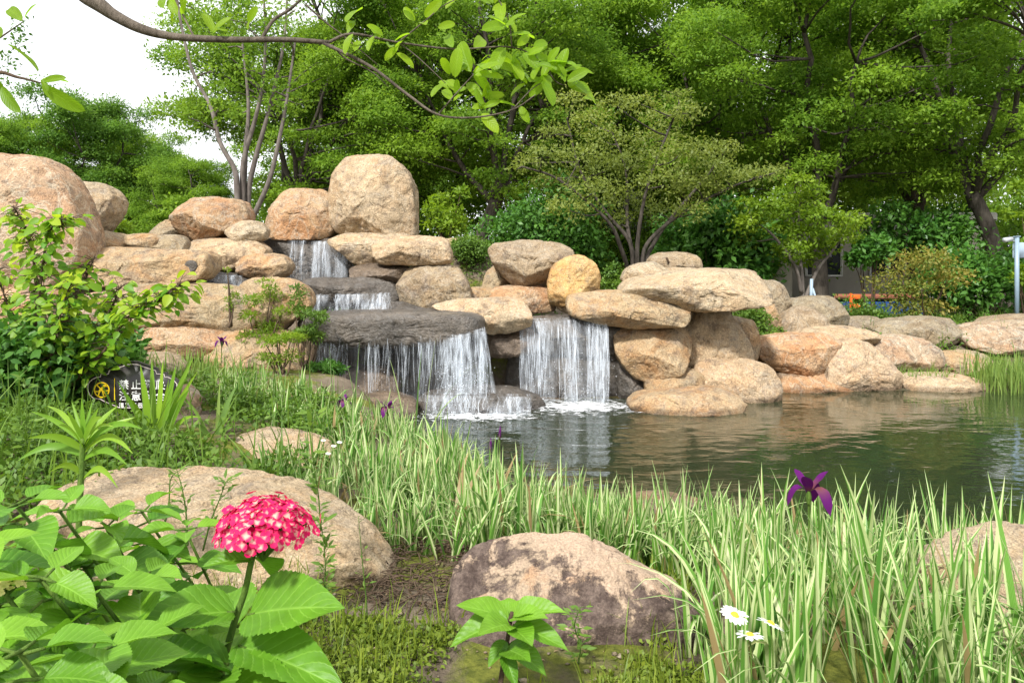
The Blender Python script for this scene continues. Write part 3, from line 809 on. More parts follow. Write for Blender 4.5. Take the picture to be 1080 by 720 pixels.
# wet stones the water runs over
rock('stone_slab', 'dark wet lip stone of the topmost trickle', [(277,256),(290,252),(340,251),(368,254),(374,268),(372,290),(345,300),(282,300),(276,280)], 12.1, 0.35, 'wet', 3.6, facets=4, lean=0.1)
rock('stone_slab', 'dark wet ledge of the second step of the falls', [(318,297),(335,293),(395,293),(415,299),(422,314),(408,322),(320,322)], 11.0, 0.4, 'wet', 3.6, facets=4, lean=0.1)
rock('stone_slab', 'small dark wet ledge near the egg shaped stone', [(196,294),(210,287),(255,289),(268,298),(264,312),(205,312)], 10.6, 0.4, 'wet', 3.2, lean=0.1)
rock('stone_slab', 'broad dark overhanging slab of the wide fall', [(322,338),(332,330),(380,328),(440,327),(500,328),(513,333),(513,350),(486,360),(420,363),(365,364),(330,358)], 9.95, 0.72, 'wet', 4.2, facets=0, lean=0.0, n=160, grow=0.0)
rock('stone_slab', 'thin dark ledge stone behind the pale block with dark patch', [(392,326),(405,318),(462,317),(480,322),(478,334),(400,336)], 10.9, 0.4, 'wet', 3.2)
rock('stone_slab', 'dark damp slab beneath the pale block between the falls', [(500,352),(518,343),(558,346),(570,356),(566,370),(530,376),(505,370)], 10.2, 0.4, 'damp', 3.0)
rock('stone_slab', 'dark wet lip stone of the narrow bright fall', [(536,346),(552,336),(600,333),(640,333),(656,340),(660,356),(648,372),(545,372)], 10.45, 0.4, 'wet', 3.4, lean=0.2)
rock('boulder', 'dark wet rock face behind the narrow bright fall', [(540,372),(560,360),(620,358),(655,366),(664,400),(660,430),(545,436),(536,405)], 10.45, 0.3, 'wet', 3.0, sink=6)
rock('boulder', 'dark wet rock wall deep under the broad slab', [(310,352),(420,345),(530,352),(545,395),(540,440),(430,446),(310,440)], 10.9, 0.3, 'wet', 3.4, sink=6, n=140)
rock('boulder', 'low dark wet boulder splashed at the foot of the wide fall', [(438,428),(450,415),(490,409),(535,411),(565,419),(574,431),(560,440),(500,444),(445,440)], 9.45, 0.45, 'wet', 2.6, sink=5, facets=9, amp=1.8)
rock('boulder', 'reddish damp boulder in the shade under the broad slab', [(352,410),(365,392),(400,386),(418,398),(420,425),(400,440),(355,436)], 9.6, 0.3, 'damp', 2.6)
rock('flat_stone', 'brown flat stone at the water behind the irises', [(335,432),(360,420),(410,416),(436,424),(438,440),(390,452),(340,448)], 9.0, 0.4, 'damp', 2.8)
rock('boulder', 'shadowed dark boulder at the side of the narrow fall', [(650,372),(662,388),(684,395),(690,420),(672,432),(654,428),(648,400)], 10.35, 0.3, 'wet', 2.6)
# near bank
rock('boulder', 'low pale boulder behind the biggest foreground boulder', [(235,484),(244,465),(272,458),(305,461),(338,470),(355,485),(360,508),(330,520),(270,516),(238,504)], 5.1, 0.38, 'near', 2.5, lean=0.4, sink=6, n=180, m=56, tb=.5)
rock('boulder', 'biggest foreground boulder with pale dome behind the pink hydrangea', [(40,545),(55,520),(85,509),(120,505),(180,504),(250,508),(312,519),(352,534),(392,556),(416,581),(428,605),(424,622),(395,630),(350,625),(250,622),(140,610),(60,590)], 3.5, 0.62, 'near', 1.9, lean=0.30, facets=2, n=280, m=90, sink=8, tb=.25, grow=0)
rock('boulder', 'foreground boulder with dark brown crust on its flank', [(478,620),(484,602),(500,587),(540,578),(590,575),(622,580),(664,597),(706,618),(736,641),(755,672),(756,708),(710,724),(600,715),(500,690),(482,645)], 3.0, 0.36, 'crust', 2.0, lean=0.3, facets=1, n=280, m=90, sink=8, amp=1.2, tb=.3, grow=0.04)
rock('boulder', 'pale foreground boulder behind the iris blades at the photo edge', [(985,655),(996,610),(1012,592),(1045,579),(1090,574),(1145,582),(1170,635),(1150,720),(1040,740),(985,700)], 2.9, 0.45, 'near', 2.2, lean=0.35, n=220, m=64, sink=6, tb=.4)
rock('flat_stone', 'brown stone lying under shallow water beyond the irises', [(635,545),(660,528),(700,522),(745,528),(770,545),(740,565),(670,570)], 5.4, 0.4, 'tan', 2.2).location.z = -0.30
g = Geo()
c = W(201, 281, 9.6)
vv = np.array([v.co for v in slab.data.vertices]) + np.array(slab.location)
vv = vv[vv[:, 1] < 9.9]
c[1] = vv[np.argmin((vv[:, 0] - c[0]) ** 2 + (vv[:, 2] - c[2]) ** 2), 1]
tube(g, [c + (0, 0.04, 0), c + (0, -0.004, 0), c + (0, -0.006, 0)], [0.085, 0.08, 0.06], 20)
part('hollow', g, ROCK['wet'], slab, origin=np.array(slab.location))  # thin dark disc on the slab face; its colour stands in for recess shade
# ------------------------------------------------------------------ falling water
def fall(name, label, lipL, lipR, drop_to, n, out=0.22, width=(0.008, 0.03), dens=None, seed=1, drops=120, over=0.12, strength=(0.15, 0.75), spread=0.0, gap=0.0, sheet=0.40):
    r = np.random.default_rng(seed)
    root = thing(name, label, 'waterfall', tuple((lipL + lipR) / 2 * np.array([1, 1, 0]) + np.array([0, 0, drop_to])))
    g = Geo()
    k = 14
    cen = r.uniform(0, 1, max(5, n // 14)); cst = r.uniform(0.25, 1.0, len(cen)) ** 1.5
    for i in range(n):
        while True:
            ci = r.integers(len(cen)); u = cen[ci] + r.normal() * 0.012 if r.uniform() < .8 else r.uniform()
            if not 0 <= u <= 1: continue
            if dens is None or r.uniform() < np.interp(u, np.linspace(0, 1, len(dens)), dens): break
        p = lipL + (lipR - lipL) * u
        h = p[2] - drop_to
        t0 = max(0, r.uniform(-0.5, gap if gap else 0.35)); t1 = min(1, t0 + r.uniform(0.45, 1.1))
        if r.uniform() < 0.35: t0 = 0
        tt = np.linspace(t0, t1, k)
        o = out * r.uniform(0.6, 1.25)
        ph = r.uniform(0, 6.28)
        x = p[0] + 0.012 * np.sin(tt * r.uniform(4, 11) + ph) + (u - 0.5) * spread * tt + r.normal() * 0.02 * tt
        y = p[1] - o * np.sqrt(np.clip(tt, 0, 1)) + r.normal() * 0.02
        z = p[2] + 0.012 - h * tt ** 1.35
        w = r.uniform(*width) * (0.55 + 0.9 * tt + 0.35 * np.sin(tt * 17 + ph)) * np.sin(np.linspace(0.25, 2.95, k)) ** 0.5
        a = r.uniform(-0.7, 0.7)
        dx, dy = math.cos(a) * w / 2, math.sin(a) * w / 2
        L = np.stack([x - dx, y - dy, z], -1); R = np.stack([x + dx, y + dy, z], -1)
        if t0 == 0:                                             # the water slides over the lip before it drops
            top = p + np.array([0, over, 0.02])
            L = np.vstack([top - (w[0] / 2 + .004, 0, 0), L]); R = np.vstack([top + (w[0] / 2 + .004, 0, 0), R])
        m = len(L)
        V = np.stack([L, R], 1).reshape(-1, 3)
        j = np.arange(m - 1) * 2
        U = np.stack([np.tile([0., 1.], m), np.repeat(np.linspace(0, 1, m), 2)], -1)
        g.add(V, np.stack([j, j + 1, j + 3, j + 2], -1), U, (strength[0] + (strength[1] - strength[0]) * r.uniform()) * (0.35 + 0.9 * cst[ci]))
    part('water_strands', g, FALL, root)
    for layer in range(2):                                       # soft continuous sheets behind the threads
        g = Geo()
        nu, nv = 60, 22
        u = np.linspace(0, 1, nu)[None]; t = np.linspace(0, 1, nv)[:, None]
        P0 = lipL + (lipR - lipL) * u[..., None]
        h = P0[..., 2] - drop_to
        wob = vnoise(np.stack([u * 14 + 0 * t, t * 2 + 0 * u, 0 * u + 0 * t + seed + layer * 5], -1).reshape(-1, 3), seed).reshape(nv, nu)
        x = P0[..., 0] + (u - .5) * spread * t + wob * 0.02 * t
        y = P0[..., 1] - out * (0.75 + .3 * layer) * np.sqrt(t) + wob * 0.05 * np.sqrt(t) + 0 * u
        z = P0[..., 2] + 0.01 - h * t ** 1.35
        dn = np.interp(u, np.linspace(0, 1, len(dens)), dens) if dens is not None else np.full_like(u, .7)
        blot = vnoise(np.stack([u * 9 + 0 * t, t * .8 + 0 * u, 0 * u + 0 * t + 3 + layer * 9], -1).reshape(-1, 3), seed + 4).reshape(nv, nu)
        tint = np.clip(sheet * dn * (0.55 + 1.1 * blot), 0, .8) * np.minimum(1, (1.02 - np.abs(u - .5) * 2) * 8) * (0.6 + .4 * t)
        i = (np.arange(nv - 1)[:, None] * nu + np.arange(nu - 1)[None]).ravel()
        g.add(np.stack([x, y + 0 * z, z], -1).reshape(-1, 3), np.stack([i, i + 1, i + nu + 1, i + nu], -1), np.full((nu * nv, 2), .5), tint.ravel())
        part('water_sheet', g, FALL, root)
    if drops:
        g = Geo()
        O = np.array([[1, 0, 0], [-1, 0, 0], [0, 1, 0], [0, -1, 0], [0, 0, 1.3], [0, 0, -1.3]], float)
        OF = np.array([[0, 2, 4], [2, 1, 4], [1, 3, 4], [3, 0, 4], [2, 0, 5], [1, 2, 5], [3, 1, 5], [0, 3, 5]])
        for i in range(drops):
            u = r.uniform(-0.05, 1.05); t = r.uniform(0.2, 1) ** 0.6
            p = lipL + (lipR - lipL) * u
            h = p[2] - drop_to
            c = np.array([p[0] + r.normal() * 0.05, p[1] - out * t - abs(r.normal()) * 0.09, p[2] - h * t + (abs(r.normal()) * 0.05 if t > .9 else 0)])
            g.add(O * r.uniform(0.002, 0.0052) + c, OF)
        part('droplets', g, DROP, root)
    return root

fall('waterfall', 'topmost short trickle falling over the dark lip under the tallest boulder', W(304, 254, 11.72), W(371, 256, 11.72), 1.60, 110, 0.12, (0.006, 0.022), [.12, .25, .4, 1, 1, 1], 3, 70, strength=(0.1, 0.6))
fall('waterfall', 'low curtain of water under the second dark ledge', W(322, 312, 10.52), W(412, 310, 10.52), W(0, 330, 10.5)[2], 130, 0.06, (0.006, 0.02), None, 4, 50, strength=(0.1, 0.6))
fall('waterfall', 'faint trickle beside the egg shaped stone', W(206, 291, 10.3), W(256, 291, 10.3), 1.45, 46, 0.05, (0.008, 0.02), None, 5, 10, strength=(0.1, 0.4))
fall('waterfall', 'wide curtain of thin water threads under the broad dark slab', W(330, 358, 9.3), W(512, 352, 9.25), 0.12, 330, 0.07, (0.004, 0.017), [.34, .26, .16, .28, .34, .34, .4, .55, .9, .8], 6, 110, over=0.03, strength=(0.12, 0.62), gap=0.3, sheet=0.22)
fall('waterfall', 'bright white part of the wide fall beside the pale block', W(468, 357, 9.28), W(512, 346, 9.3), 0.22, 80, 0.12, (0.005, 0.02), None, 16, 200, over=0.03, strength=(0.12, 0.55), spread=0.26)
fall('waterfall', 'narrow bright fall pouring off the lip stone into the pond', W(549, 339, 10.06), W(640, 337, 10.06), -0.01, 330, 0.26, (0.005, 0.02), [.9, .8, .6, .5, .55, .5, .4, .35, 1, 1], 7, 320, over=0.25, strength=(0.12, 0.62))
fall('waterfall', 'second spill over the low wet boulder into the pond', W(448, 417, 9.02), W(560, 419, 9.02), -0.01, 210, 0.08, (0.006, 0.022), None, 8, 120, over=0.12, strength=(0.12, 0.55))

def foam(label, cx, cy, rx, ry, seed):
    r = np.random.default_rng(seed)
    g = Geo()
    nr, na = 16, 64
    rr = np.linspace(0, 1, nr)[:, None]; th = np.linspace(0, 2 * np.pi, na, endpoint=False)[None]
    x = cx + rx * rr * np.cos(th); y = cy + ry * rr * np.sin(th)
    P = np.stack([x, y, np.zeros_like(x)], -1).reshape(-1, 3)
    P[:, 2] = 0.012 + (0.05 * np.clip(fbm(P * 9, 3, seed), -0.1, 1)) * (1 - np.repeat(rr.ravel(), na))
    i = (np.arange(nr - 1)[:, None] * na); j = np.arange(na)[None]
    Q = np.stack([i + j, i + na + j, i + na + (j + 1) % na, i + (j + 1) % na], -1).reshape(-1, 4)
    g.add(P, Q, np.stack([np.repeat(rr.ravel(), na), np.zeros(nr * na)], -1))
    O = np.array([[1, 0, 0], [-1, 0, 0], [0, 1, 0], [0, -1, 0], [0, 0, 1], [0, 0, -1]], float)
    solo('foam', g, FOAM, (cx, cy, 0.0), label, 'foam', kind='stuff')
foam('white foam churning at the foot of the narrow bright fall', 0.85, 9.52, 1.3, 0.85, 3)
foam('white foam around the low wet boulder', -0.42, 8.85, 1.1, 0.45, 4)

# ------------------------------------------------------------------ trees
TINY = leaf_tpl(0.52, 1, 0.10, 0.05, 0.45)

def clump_leaves(g, r, C, R, per, size, tpl=TINY, flat=0.75, up=0.55, below=0.5, tint=None):
    """Leaf-sized faces through clumps centred on C with radii R."""
    n = len(C)
    cnt = np.maximum(3, (per * (R / R.mean()) ** 2).astype(int))
    k = np.repeat(np.arange(n), cnt)
    N = len(k)
    d = rdir(N, r)
    low = (d[:, 2] < -0.1) & (r.uniform(size=N) > below)
    d[low, 2] *= -1
    rad = R[k] * (0.45 + 0.55 * r.uniform(size=N) ** 0.45) * (1 + 0.18 * r.normal(size=N))
    # lumpy clump outline
    rad *= 1 + 0.42 * vnoise(d * 3.0 + k[:, None] * 7.1, 3)
    pos = C[k] + d * rad[:, None] * np.array([1, 1, flat])
    nrm = d * 0.8 + np.array([0, 0, up]) + 0.45 * rdir(N, r)
    ax = rdir(N, r) + d * 0.7 + np.array([0, 0, -0.15])
    ct = r.uniform(0.15, 0.75, n) if tint is None else tint
    t = np.clip(ct[k] + 0.16 * r.normal(size=N), 0, 1)
    scatter(g, tpl, pos, ax, nrm, size * r.uniform(0.65, 1.3, N), t)

def limb(g, a, b, r0, r1, r, sag=0.25, k=7, wob=0.12):
    a, b = np.asarray(a, float), np.asarray(b, float)
    L = np.linalg.norm(b - a)
    m = (a + b) / 2 + np.array([0, 0, sag * L * 0.4]) + r.normal(size=3) * wob * L * 0.5
    t = np.linspace(0, 1, k)[:, None]
    P = (1 - t) ** 2 * a + 2 * t * (1 - t) * m + t * t * b
    P[1:-1] += r.normal(size=(k - 2, 3)) * wob * L * 0.06
    tube(g, P, np.linspace(r0, r1, k), 6)
    return P

def big_tree_meshes(seed, height=12.5, spread=4.3, fork=3.2, clumps=110, per=700, size=0.125, lean=0.0, trunk_r=0.2, low=2.9, cr=(0.5, 1.0), flat=0.62, below=0.22):
    r = np.random.default_rng(seed)
    tr, cg = Geo(), Geo()
    fk = np.array([lean, r.uniform(-.2, .2), fork])
    tube(tr, spline([[0, 0, -0.4], [lean * .25, 0, fork * 0.35], [lean * .6, 0.05, fork * 0.7], fk], 5), np.linspace(trunk_r * 1.35, trunk_r, 16), 10)
    C, R = [], []
    cz, rz = (height + low) / 2, (height - low) / 2
    while len(C) < clumps:
        d = rdir(1, r)[0]
        q = r.uniform(0.25, 1) ** 0.5
        p = np.array([d[0] * spread * q + lean, d[1] * spread * q, cz + d[2] * rz * q])
        wave = 1 + 0.25 * float(vnoise(np.array([d * 1.9 + seed]), 2)[0])
        p[:2] = (p[:2] - [lean, 0]) * wave + [lean, 0]
        if p[2] > low + 0.3: C.append(p); R.append(r.uniform(*cr))
    C, R = np.array(C), np.array(R)
    # main limbs, then boughs out to the clumps
    mains = []
    for i in range(6):
        a = i / 6 * 6.283 + r.uniform(-.4, .4)
        rad = spread * r.uniform(0.35, 0.7)
        end = np.array([lean + math.cos(a) * rad, math.sin(a) * rad, r.uniform(0.5, 0.85) * height])
        mains.append(limb(tr, fk - [0, 0, r.uniform(0, .5)], end, trunk_r * 0.62, trunk_r * 0.22, r, 0.2, 9, 0.16))
    J = np.concatenate([m[2:] for m in mains])
    for c in C:
        w = np.linalg.norm(J - c, axis=1) + np.clip(J[:, 2] - c[2], 0, None) * 2
        s = J[np.argmin(w)]
        limb(tr, s, c, trunk_r * 0.2, 0.012, r, 0.1, 6, 0.2)
    clump_leaves(cg, r, C, R, per, size, flat=flat, up=0.75, below=below)
    return tr.mesh('trunk'), cg.mesh('crown')

VAR = [big_tree_meshes(s, *a) for s, a in enumerate([
    (12.5, 4.2, 3.2, 98), (13.5, 3.8, 4.0, 94), (11.5, 4.8, 2.6, 108), (13.0, 4.0, 3.6, 94, 700, 0.125, 1.1), (12.0, 4.3, 2.2, 130, 900, 0.145, 0.0, 0.2, 1.4, (0.65, 1.1), 0.8, 0.15)], 21)]
VAR_MAT = {}
def crown_copy(v, leaf):
    key = (v, leaf)
    if key not in VAR_MAT:
        me = VAR[v][1] if not any(k[0] == v for k in VAR_MAT) else VAR[v][1].copy()
        me.materials.clear(); me.materials.append(LEAF[leaf])
        VAR_MAT[key] = me
    return VAR_MAT[key]

def big_tree(v, px, D, rot, sc, leaf, label, group='tall broadleaf trees behind the stones', zs=1.0):
    x = (px - 540) / F * D
    z = float(ground_z(np.array([x]), np.array([D]), False)[0])
    root = thing('broadleaf_tree', label, 'tree', (x, D, z), group)
    root.rotation_euler[2] = rot
    root.scale = (sc, sc, sc * zs)
    me = VAR[v][0]
    link('trunk', me, BARK['dark'], (0, 0, 0), root)
    link('crown', crown_copy(v, leaf), None, (0, 0, 0), root)

big_tree(0, 312, 25.0, 0.3, 0.92, 'bright', 'bright green broadleaf tree right behind the grey multi-stemmed tree')
big_tree(1, 395, 27.0, 1.7, 1.05, 'camphor', 'tall broadleaf tree behind the tallest upright boulder')
big_tree(3, 488, 24.0, 0.15, 0.98, 'camphor', 'broadleaf tree with dark leaning trunk between the tallest boulder and the olive tree')
big_tree(0, 592, 27.5, 2.2, 1.1, 'camphor', 'tall dark-trunked broadleaf tree directly behind the top of the olive tree')
big_tree(2, 735, 27.0, 4.0, 1.1, 'camphor', 'broad broadleaf tree behind the olive tree on its far side')
big_tree(1, 668, 33.0, 5.1, 1.25, 'deep', 'farther deep green tree filling the gap above the olive tree')
big_tree(2, 865, 23.0, 0.9, 1.0, 'bright', 'broadleaf tree with low spreading boughs behind the lime maple')
big_tree(0, 965, 27.0, 3.6, 1.08, 'camphor', 'broadleaf tree behind the fresh green bush beyond the nandina')
big_tree(3, 1062, 21.0, 3.3, 0.94, 'camphor', 'broadleaf tree with leaning dark trunk behind the pole')
big_tree(1, 1190, 23.5, 0.6, 1.0, 'bright', 'broadleaf tree at the far edge of the photo beyond the pole')
big_tree(3, 800, 34.0, 2.6, 1.2, 'bright', 'farther brighter tree seen between the big boughs')
big_tree(2, 470, 35.0, 2.9, 1.2, 'bright', 'farther light green tree above the tallest boulder')
big_tree(0, 965, 36.0, 1.2, 1.2, 'bright', 'farther light green tree behind the leaning trunk')
big_tree(2, 365, 36.0, 0.2, 1.1, 'camphor', 'farther tree behind the bright green one')
big_tree(1, 910, 38.0, 2.0, 1.3, 'deep', 'farthest deep green tree behind the lime maple')
big_tree(4, 205, 31.0, 1.1, 0.52, 'bright', 'low yellow-green tree rounding out beside the grey multi-stemmed tree')
big_tree(4, 5, 33.0, 0.4, 0.70, 'camphor', 'light green tree beyond the huge veined boulder', 'distant dark trees under the open sky')
big_tree(4, 88, 36.0, 2.4, 0.86, 'deep', 'rounded deep green tree in the middle of the distant row', 'distant dark trees under the open sky')
big_tree(4, 138, 41.0, 5.0, 0.80, 'camphor', 'last deep green tree of the distant row next to the sky gap', 'distant dark trees under the open sky')
big_tree(4, -75, 36.0, 3.0, 0.85, 'deep', 'deep green tree at the edge beyond the veined boulder', 'distant dark trees under the open sky')

# a far wood nobody could count closes the view between the trunks
r_ = np.random.default_rng(77)
g = Geo()
n_ = 330
fx = r_.uniform(-17, 62, n_); fy = r_.uniform(46, 62, n_); fz = 0.9 + r_.uniform(0, 1, n_) ** 0.9 * 15.0
fz = np.where((fx < -12) | (fx > 24), 0.9 + (fz - .9) * 0.55, fz)
clump_leaves(g, r_, np.stack([fx, fy, fz], -1), r_.uniform(1.6, 2.8, n_), 300, 0.36)
solo('far_woods', g, LEAF['bright'], (20, 52, 0.9), 'far mass of foliage closing the view behind the tree trunks', 'woods', kind='stuff')
# undergrowth hedge mass behind the bushes
g = Geo()
n_ = 210
fx = r_.uniform(-13, 24, n_); fy = r_.uniform(28.5, 31.5, n_); fz = 0.9 + r_.uniform(0, 1.0, n_) * 3.6
clump_leaves(g, r_, np.stack([fx, fy, fz], -1), r_.uniform(0.8, 1.3, n_), 330, 0.19)
solo('undergrowth', g, LEAF['camphor'], (4, 30, 0.9), 'dark undergrowth filling the space beneath the tall trees', 'undergrowth', kind='stuff')

def padded_tree(name, label, cat, base, stems, pads, leaf, bark, size, per, tpl=TINY, depth=1.0, flat=0.5, stem_r=0.05, seed=1, group=None, below=0.6, up=0.55, limbs=True):
    """A tree given by its stems and by pads of foliage (px, py, radius px) round distance base[2]."""
    r = np.random.default_rng(seed)
    D0 = base[2]
    b = W(*base)
    root = thing(name, label, cat, tuple(b), group)
    tr, cg = Geo(), Geo()
    ends = []
    for st in stems:
        P = np.array([W(x, y, D0 + d) for x, y, d in st])
        S = spline(P, 6)
        tube(tr, S, np.linspace(stem_r, stem_r * 0.3, len(S)), 8)
        ends.append(S)
    J = np.concatenate(ends) if ends else b[None]
    C, R = [], []
    for (x, y, rp) in pads:
        d = D0 + r.uniform(-depth, depth)
        c = W(x, y, d)
        C.append(c); R.append(rp / F * D0)
        if limbs:
            w = np.linalg.norm(J - c, axis=1) + np.clip(J[:, 2] - c[2], 0, None) * 2
            limb(tr, J[np.argmin(w)], c, stem_r * 0.4, 0.008, r, 0.05, 6, 0.2)
    clump_leaves(cg, r, np.array(C), np.array(R), per, size, tpl, flat, up, below)
    part('trunk', tr, BARK[bark], root)
    part('crown', cg, LEAF[leaf], root)
    return root

# olive layered tree behind the slabs
r_ = np.random.default_rng(5)
pads = [(604,108,22),(622,128,26),(585,142,22),(650,112,20),(640,150,30),(612,168,28),(572,165,22),(556,172,16),(596,196,28),(628,205,32),(668,175,34),(700,128,26),(725,120,20),(690,150,28),
        (715,165,30),(745,160,24),(764,160,20),(700,195,32),(735,200,28),(765,190,26),(790,186,20),(812,184,16),(822,180,10),(660,215,30),(695,225,26),(730,225,22),(600,222,24),(640,180,28),(750,178,22),(575,190,16),(645,235,22),(676,110,18),(715,104,16),(545,180,12)]
padded_tree('olive_tree', 'olive-brown multi-stemmed tree with layered sprays behind the table-like slab', 'tree', (672, 290, 16.0),
    [[(668,290,0),(664,255,.1),(640,225,.2),(612,180,.3),(598,125,.4)], [(672,290,0),(673,250,-.1),(682,200,-.2),(700,150,-.2),(716,112,-.3)],
     [(676,290,0),(682,258,.1),(715,228,.2),(770,198,.1),(818,182,0)], [(664,290,0),(655,262,-.3),(640,232,-.5),(590,190,-.6),(552,176,-.6)], [(672,285,0),(662,240,.5),(660,180,.7),(646,140,.7)],
     [(674,285,0),(700,240,.6),(742,190,.8),(760,165,.8)]],
    pads, 'olive', 'dark', 0.08, 360, depth=1.3, flat=0.55, stem_r=0.055, seed=2, below=0.35)
# lime maple
pads = [(843,192,14),(858,200,12),(830,205,18),(850,212,18),(808,220,20),(835,226,22),(865,228,18),(893,232,16),(905,236,10),(790,235,18),(820,245,22),(850,248,22),(880,248,16),(800,258,20),(835,265,20),(865,262,16),(895,250,12),(785,215,12),(780,255,14),(850,275,12)]
padded_tree('maple_tree', 'small lime green maple tied to a stake past the table-like slab', 'tree', (846, 318, 16.5),
    [[(847,325,0),(846,290,0),(842,250,.1),(845,195,.1)], [(848,318,0),(862,285,.1),(880,262,.1),(896,238,.2)], [(846,310,0),(838,280,-.1),(815,248,-.2),(792,232,-.2)]],
    pads, 'lime', 'grey', 0.10, 330, depth=0.9, flat=0.5, stem_r=0.05, seed=3)
# grey multi-stemmed tree
pads = [(196,62,20),(212,40,22),(205,95,18),(228,75,20),(240,50,22),(270,40,24),(300,35,22),(262,75,20),(285,95,20),(310,80,20),(230,115,18),(255,120,16),(300,120,18),(200,125,16),(320,110,16),(240,20,20),(280,12,22),(312,10,20),(205,10,18)]
padded_tree('multi_stemmed_tree', 'grey multi-stemmed tree rising behind the orange boulder', 'tree', (262, 262, 15.0),
    [[(252,262,0),(250,200,0),(247,178,0),(232,150,.1),(222,112,.2),(203,75,.3),(190,20,.4),(183,-30,.5)], [(257,262,.1),(256,205,.1),(257,170,.1),(268,130,.1),(276,95,0),(280,45,0),(277,-30,0)],
     [(263,262,.2),(262,205,.2),(270,165,.2),(280,130,.2),(290,90,.3),(300,40,.4),(304,-30,.4)], [(258,262,0),(266,232,0),(284,190,-.1),(296,140,-.1),(304,95,0),(312,40,.2)], [(255,240,.1),(259,160,.3),(262,110,.5),(255,40,.6)]],
    pads, 'bright', 'grey', 0.085, 150, depth=0.9, flat=0.75, stem_r=0.065, seed=4, limbs=True)
# ------------------------------------------------------------------ shrubs in the background
OVAL = leaf_tpl(0.48, 4, 0.10, 0.12, 0.6, 0.9)
def bush(name, label, cat, px, py, D, wpx, hpx, leaf, size, n=26, per=150, tpl=TINY, seed=1, stems=7, group=None, flat=0.8, rr=(0.16, 0.26), up=0.55, lift=0.0):
    """A shrub whose crown fills wpx x hpx photo pixels above the foot (px, py)."""
    r = np.random.default_rng(seed)
    foot = W(px, py, D)
    foot[2] = float(ground_z(foot[:1], foot[1:2])[0])
    w, h = wpx / F * D / 2, hpx / F * D
    root = thing(name, label, cat, tuple(foot), group)
    top = W(px, py - hpx, D)[2]
    h = top - foot[2]
    C, R = [], []
    for i in range(n):
        d = rdir(1, r)[0]; q = r.uniform(0.35, 1) ** 0.6
        C.append(foot + np.array([d[0] * w * q * 0.85, d[1] * min(w, 0.9) * q * 0.85, h * (0.56 + lift / 2) + d[2] * h * (0.40 - lift / 2) * q]))
        R.append(min(w, h) * r.uniform(*rr) * 2.0)
    sg, cg = Geo(), Geo()
    for i in range(stems):
        c = C[r.integers(n)]
        limb(sg, foot + [r.normal() * w * .12, r.normal() * .08, -0.05], c, 0.012 + 0.006 * h, 0.005, r, 0.05, 6, 0.15)
    clump_leaves(cg, r, np.array(C), np.array(R), per, size, tpl, flat, up, 0.5)
    part('stems', sg, BARK['twig'], root)
    part('foliage', cg, LEAF[leaf], root)
    return root

bush('shrub', 'dark green glossy shrub under the olive tree behind the yellow boulder', 'shrub', 592, 292, 17.0, 110, 90, 'shrub', 0.13, 34, 170, seed=1)
bush('shrub', 'dark green shrub between the tallest boulder and the flat-topped boulder', 'shrub', 535, 285, 18.0, 80, 60, 'shrub', 0.12, 24, 150, seed=2)
bush('shrub', 'deep green large-leaved shrub between the olive tree and the lime maple', 'shrub', 768, 318, 17.5, 110, 110, 'shrub', 0.17, 36, 150, seed=3)
bush('shrub', 'dark shrub at the foot of the olive tree on the far side', 'shrub', 715, 300, 18.5, 80, 70, 'shrub', 0.13, 24, 150, seed=4)
bush('sapling', 'lime green sapling beside the tallest upright boulder', 'sapling', 473, 262, 15.0, 58, 78, 'lime', 0.10, 15, 120, seed=5, rr=(0.12, 0.2))
bush('shrub', 'low green shrub at the edge of the wide flat-topped boulder', 'shrub', 492, 300, 13.2, 46, 46, 'weed', 0.05, 20, 260, seed=6)
bush('shrub', 'fresh green layered bush above the nandina bush', 'shrub', 972, 330, 21.5, 130, 118, 'shrub', 0.17, 30, 130, seed=7, rr=(0.10, 0.17), lift=.3)
bush('shrub', 'pale green bush over the blue panels', 'shrub', 918, 322, 17.2, 70, 74, 'shrub', 0.14, 16, 110, seed=8, lift=.5, rr=(.08,.14))
bush('nandina', 'reddish yellow nandina bush on the far bank', 'shrub', 972, 336, 15.5, 92, 76, 'rusty', 0.075, 26, 150, seed=9, flat=0.5)
bush('shrub', 'wide deep green shrub next to the pole', 'shrub', 1035, 334, 17.6, 120, 72, 'shrub', 0.15, 36, 150, seed=10)
bush('shrub', 'deep green shrub at the photo edge behind the pole', 'shrub', 1110, 334, 18.0, 90, 80, 'shrub', 0.15, 26, 150, seed=11)
bush('sapling', 'yellow-green sapling leaning in above the pole', 'sapling', 1088, 330, 16.2, 66, 150, 'lime', 0.12, 16, 70, seed=12, rr=(0.08, 0.13))
bush('shrub', 'small bright leafy bush under the end of the table-like slab', 'shrub', 790, 347, 12.0, 46, 34, 'weed', 0.07, 18, 120, seed=13)
bush('shrub', 'low bright weed tuft below the leafy bush', 'shrub', 806, 368, 11.9, 40, 28, 'weed', 0.05, 16, 120, seed=14)
bush('shrub', 'little yellow-green bush behind the pinkish squarish boulder', 'shrub', 122, 252, 12.6, 34, 22, 'lime', 0.06, 12, 110, seed=15)
bush('shrub', 'low bush beside the yellow boulder', 'shrub', 648, 305, 13.0, 34, 28, 'weed', 0.06, 14, 110, seed=16)
bush('shrub', 'leafy bush hiding the foot of the far boulder row', 'shrub', 905, 338, 15.0, 60, 22, 'weed', 0.06, 18, 110, seed=17)
FINE = leaf_tpl(0.26, 1, 0.05, 0.1, 0.5)
bush('feathery_shrub', 'feathery yellow-green shrub before the upright tan boulder', 'shrub', 276, 372, 9.0, 58, 84, 'lime', 0.055, 16, 120, FINE, seed=21, stems=9, flat=0.45, rr=(0.13, 0.2))
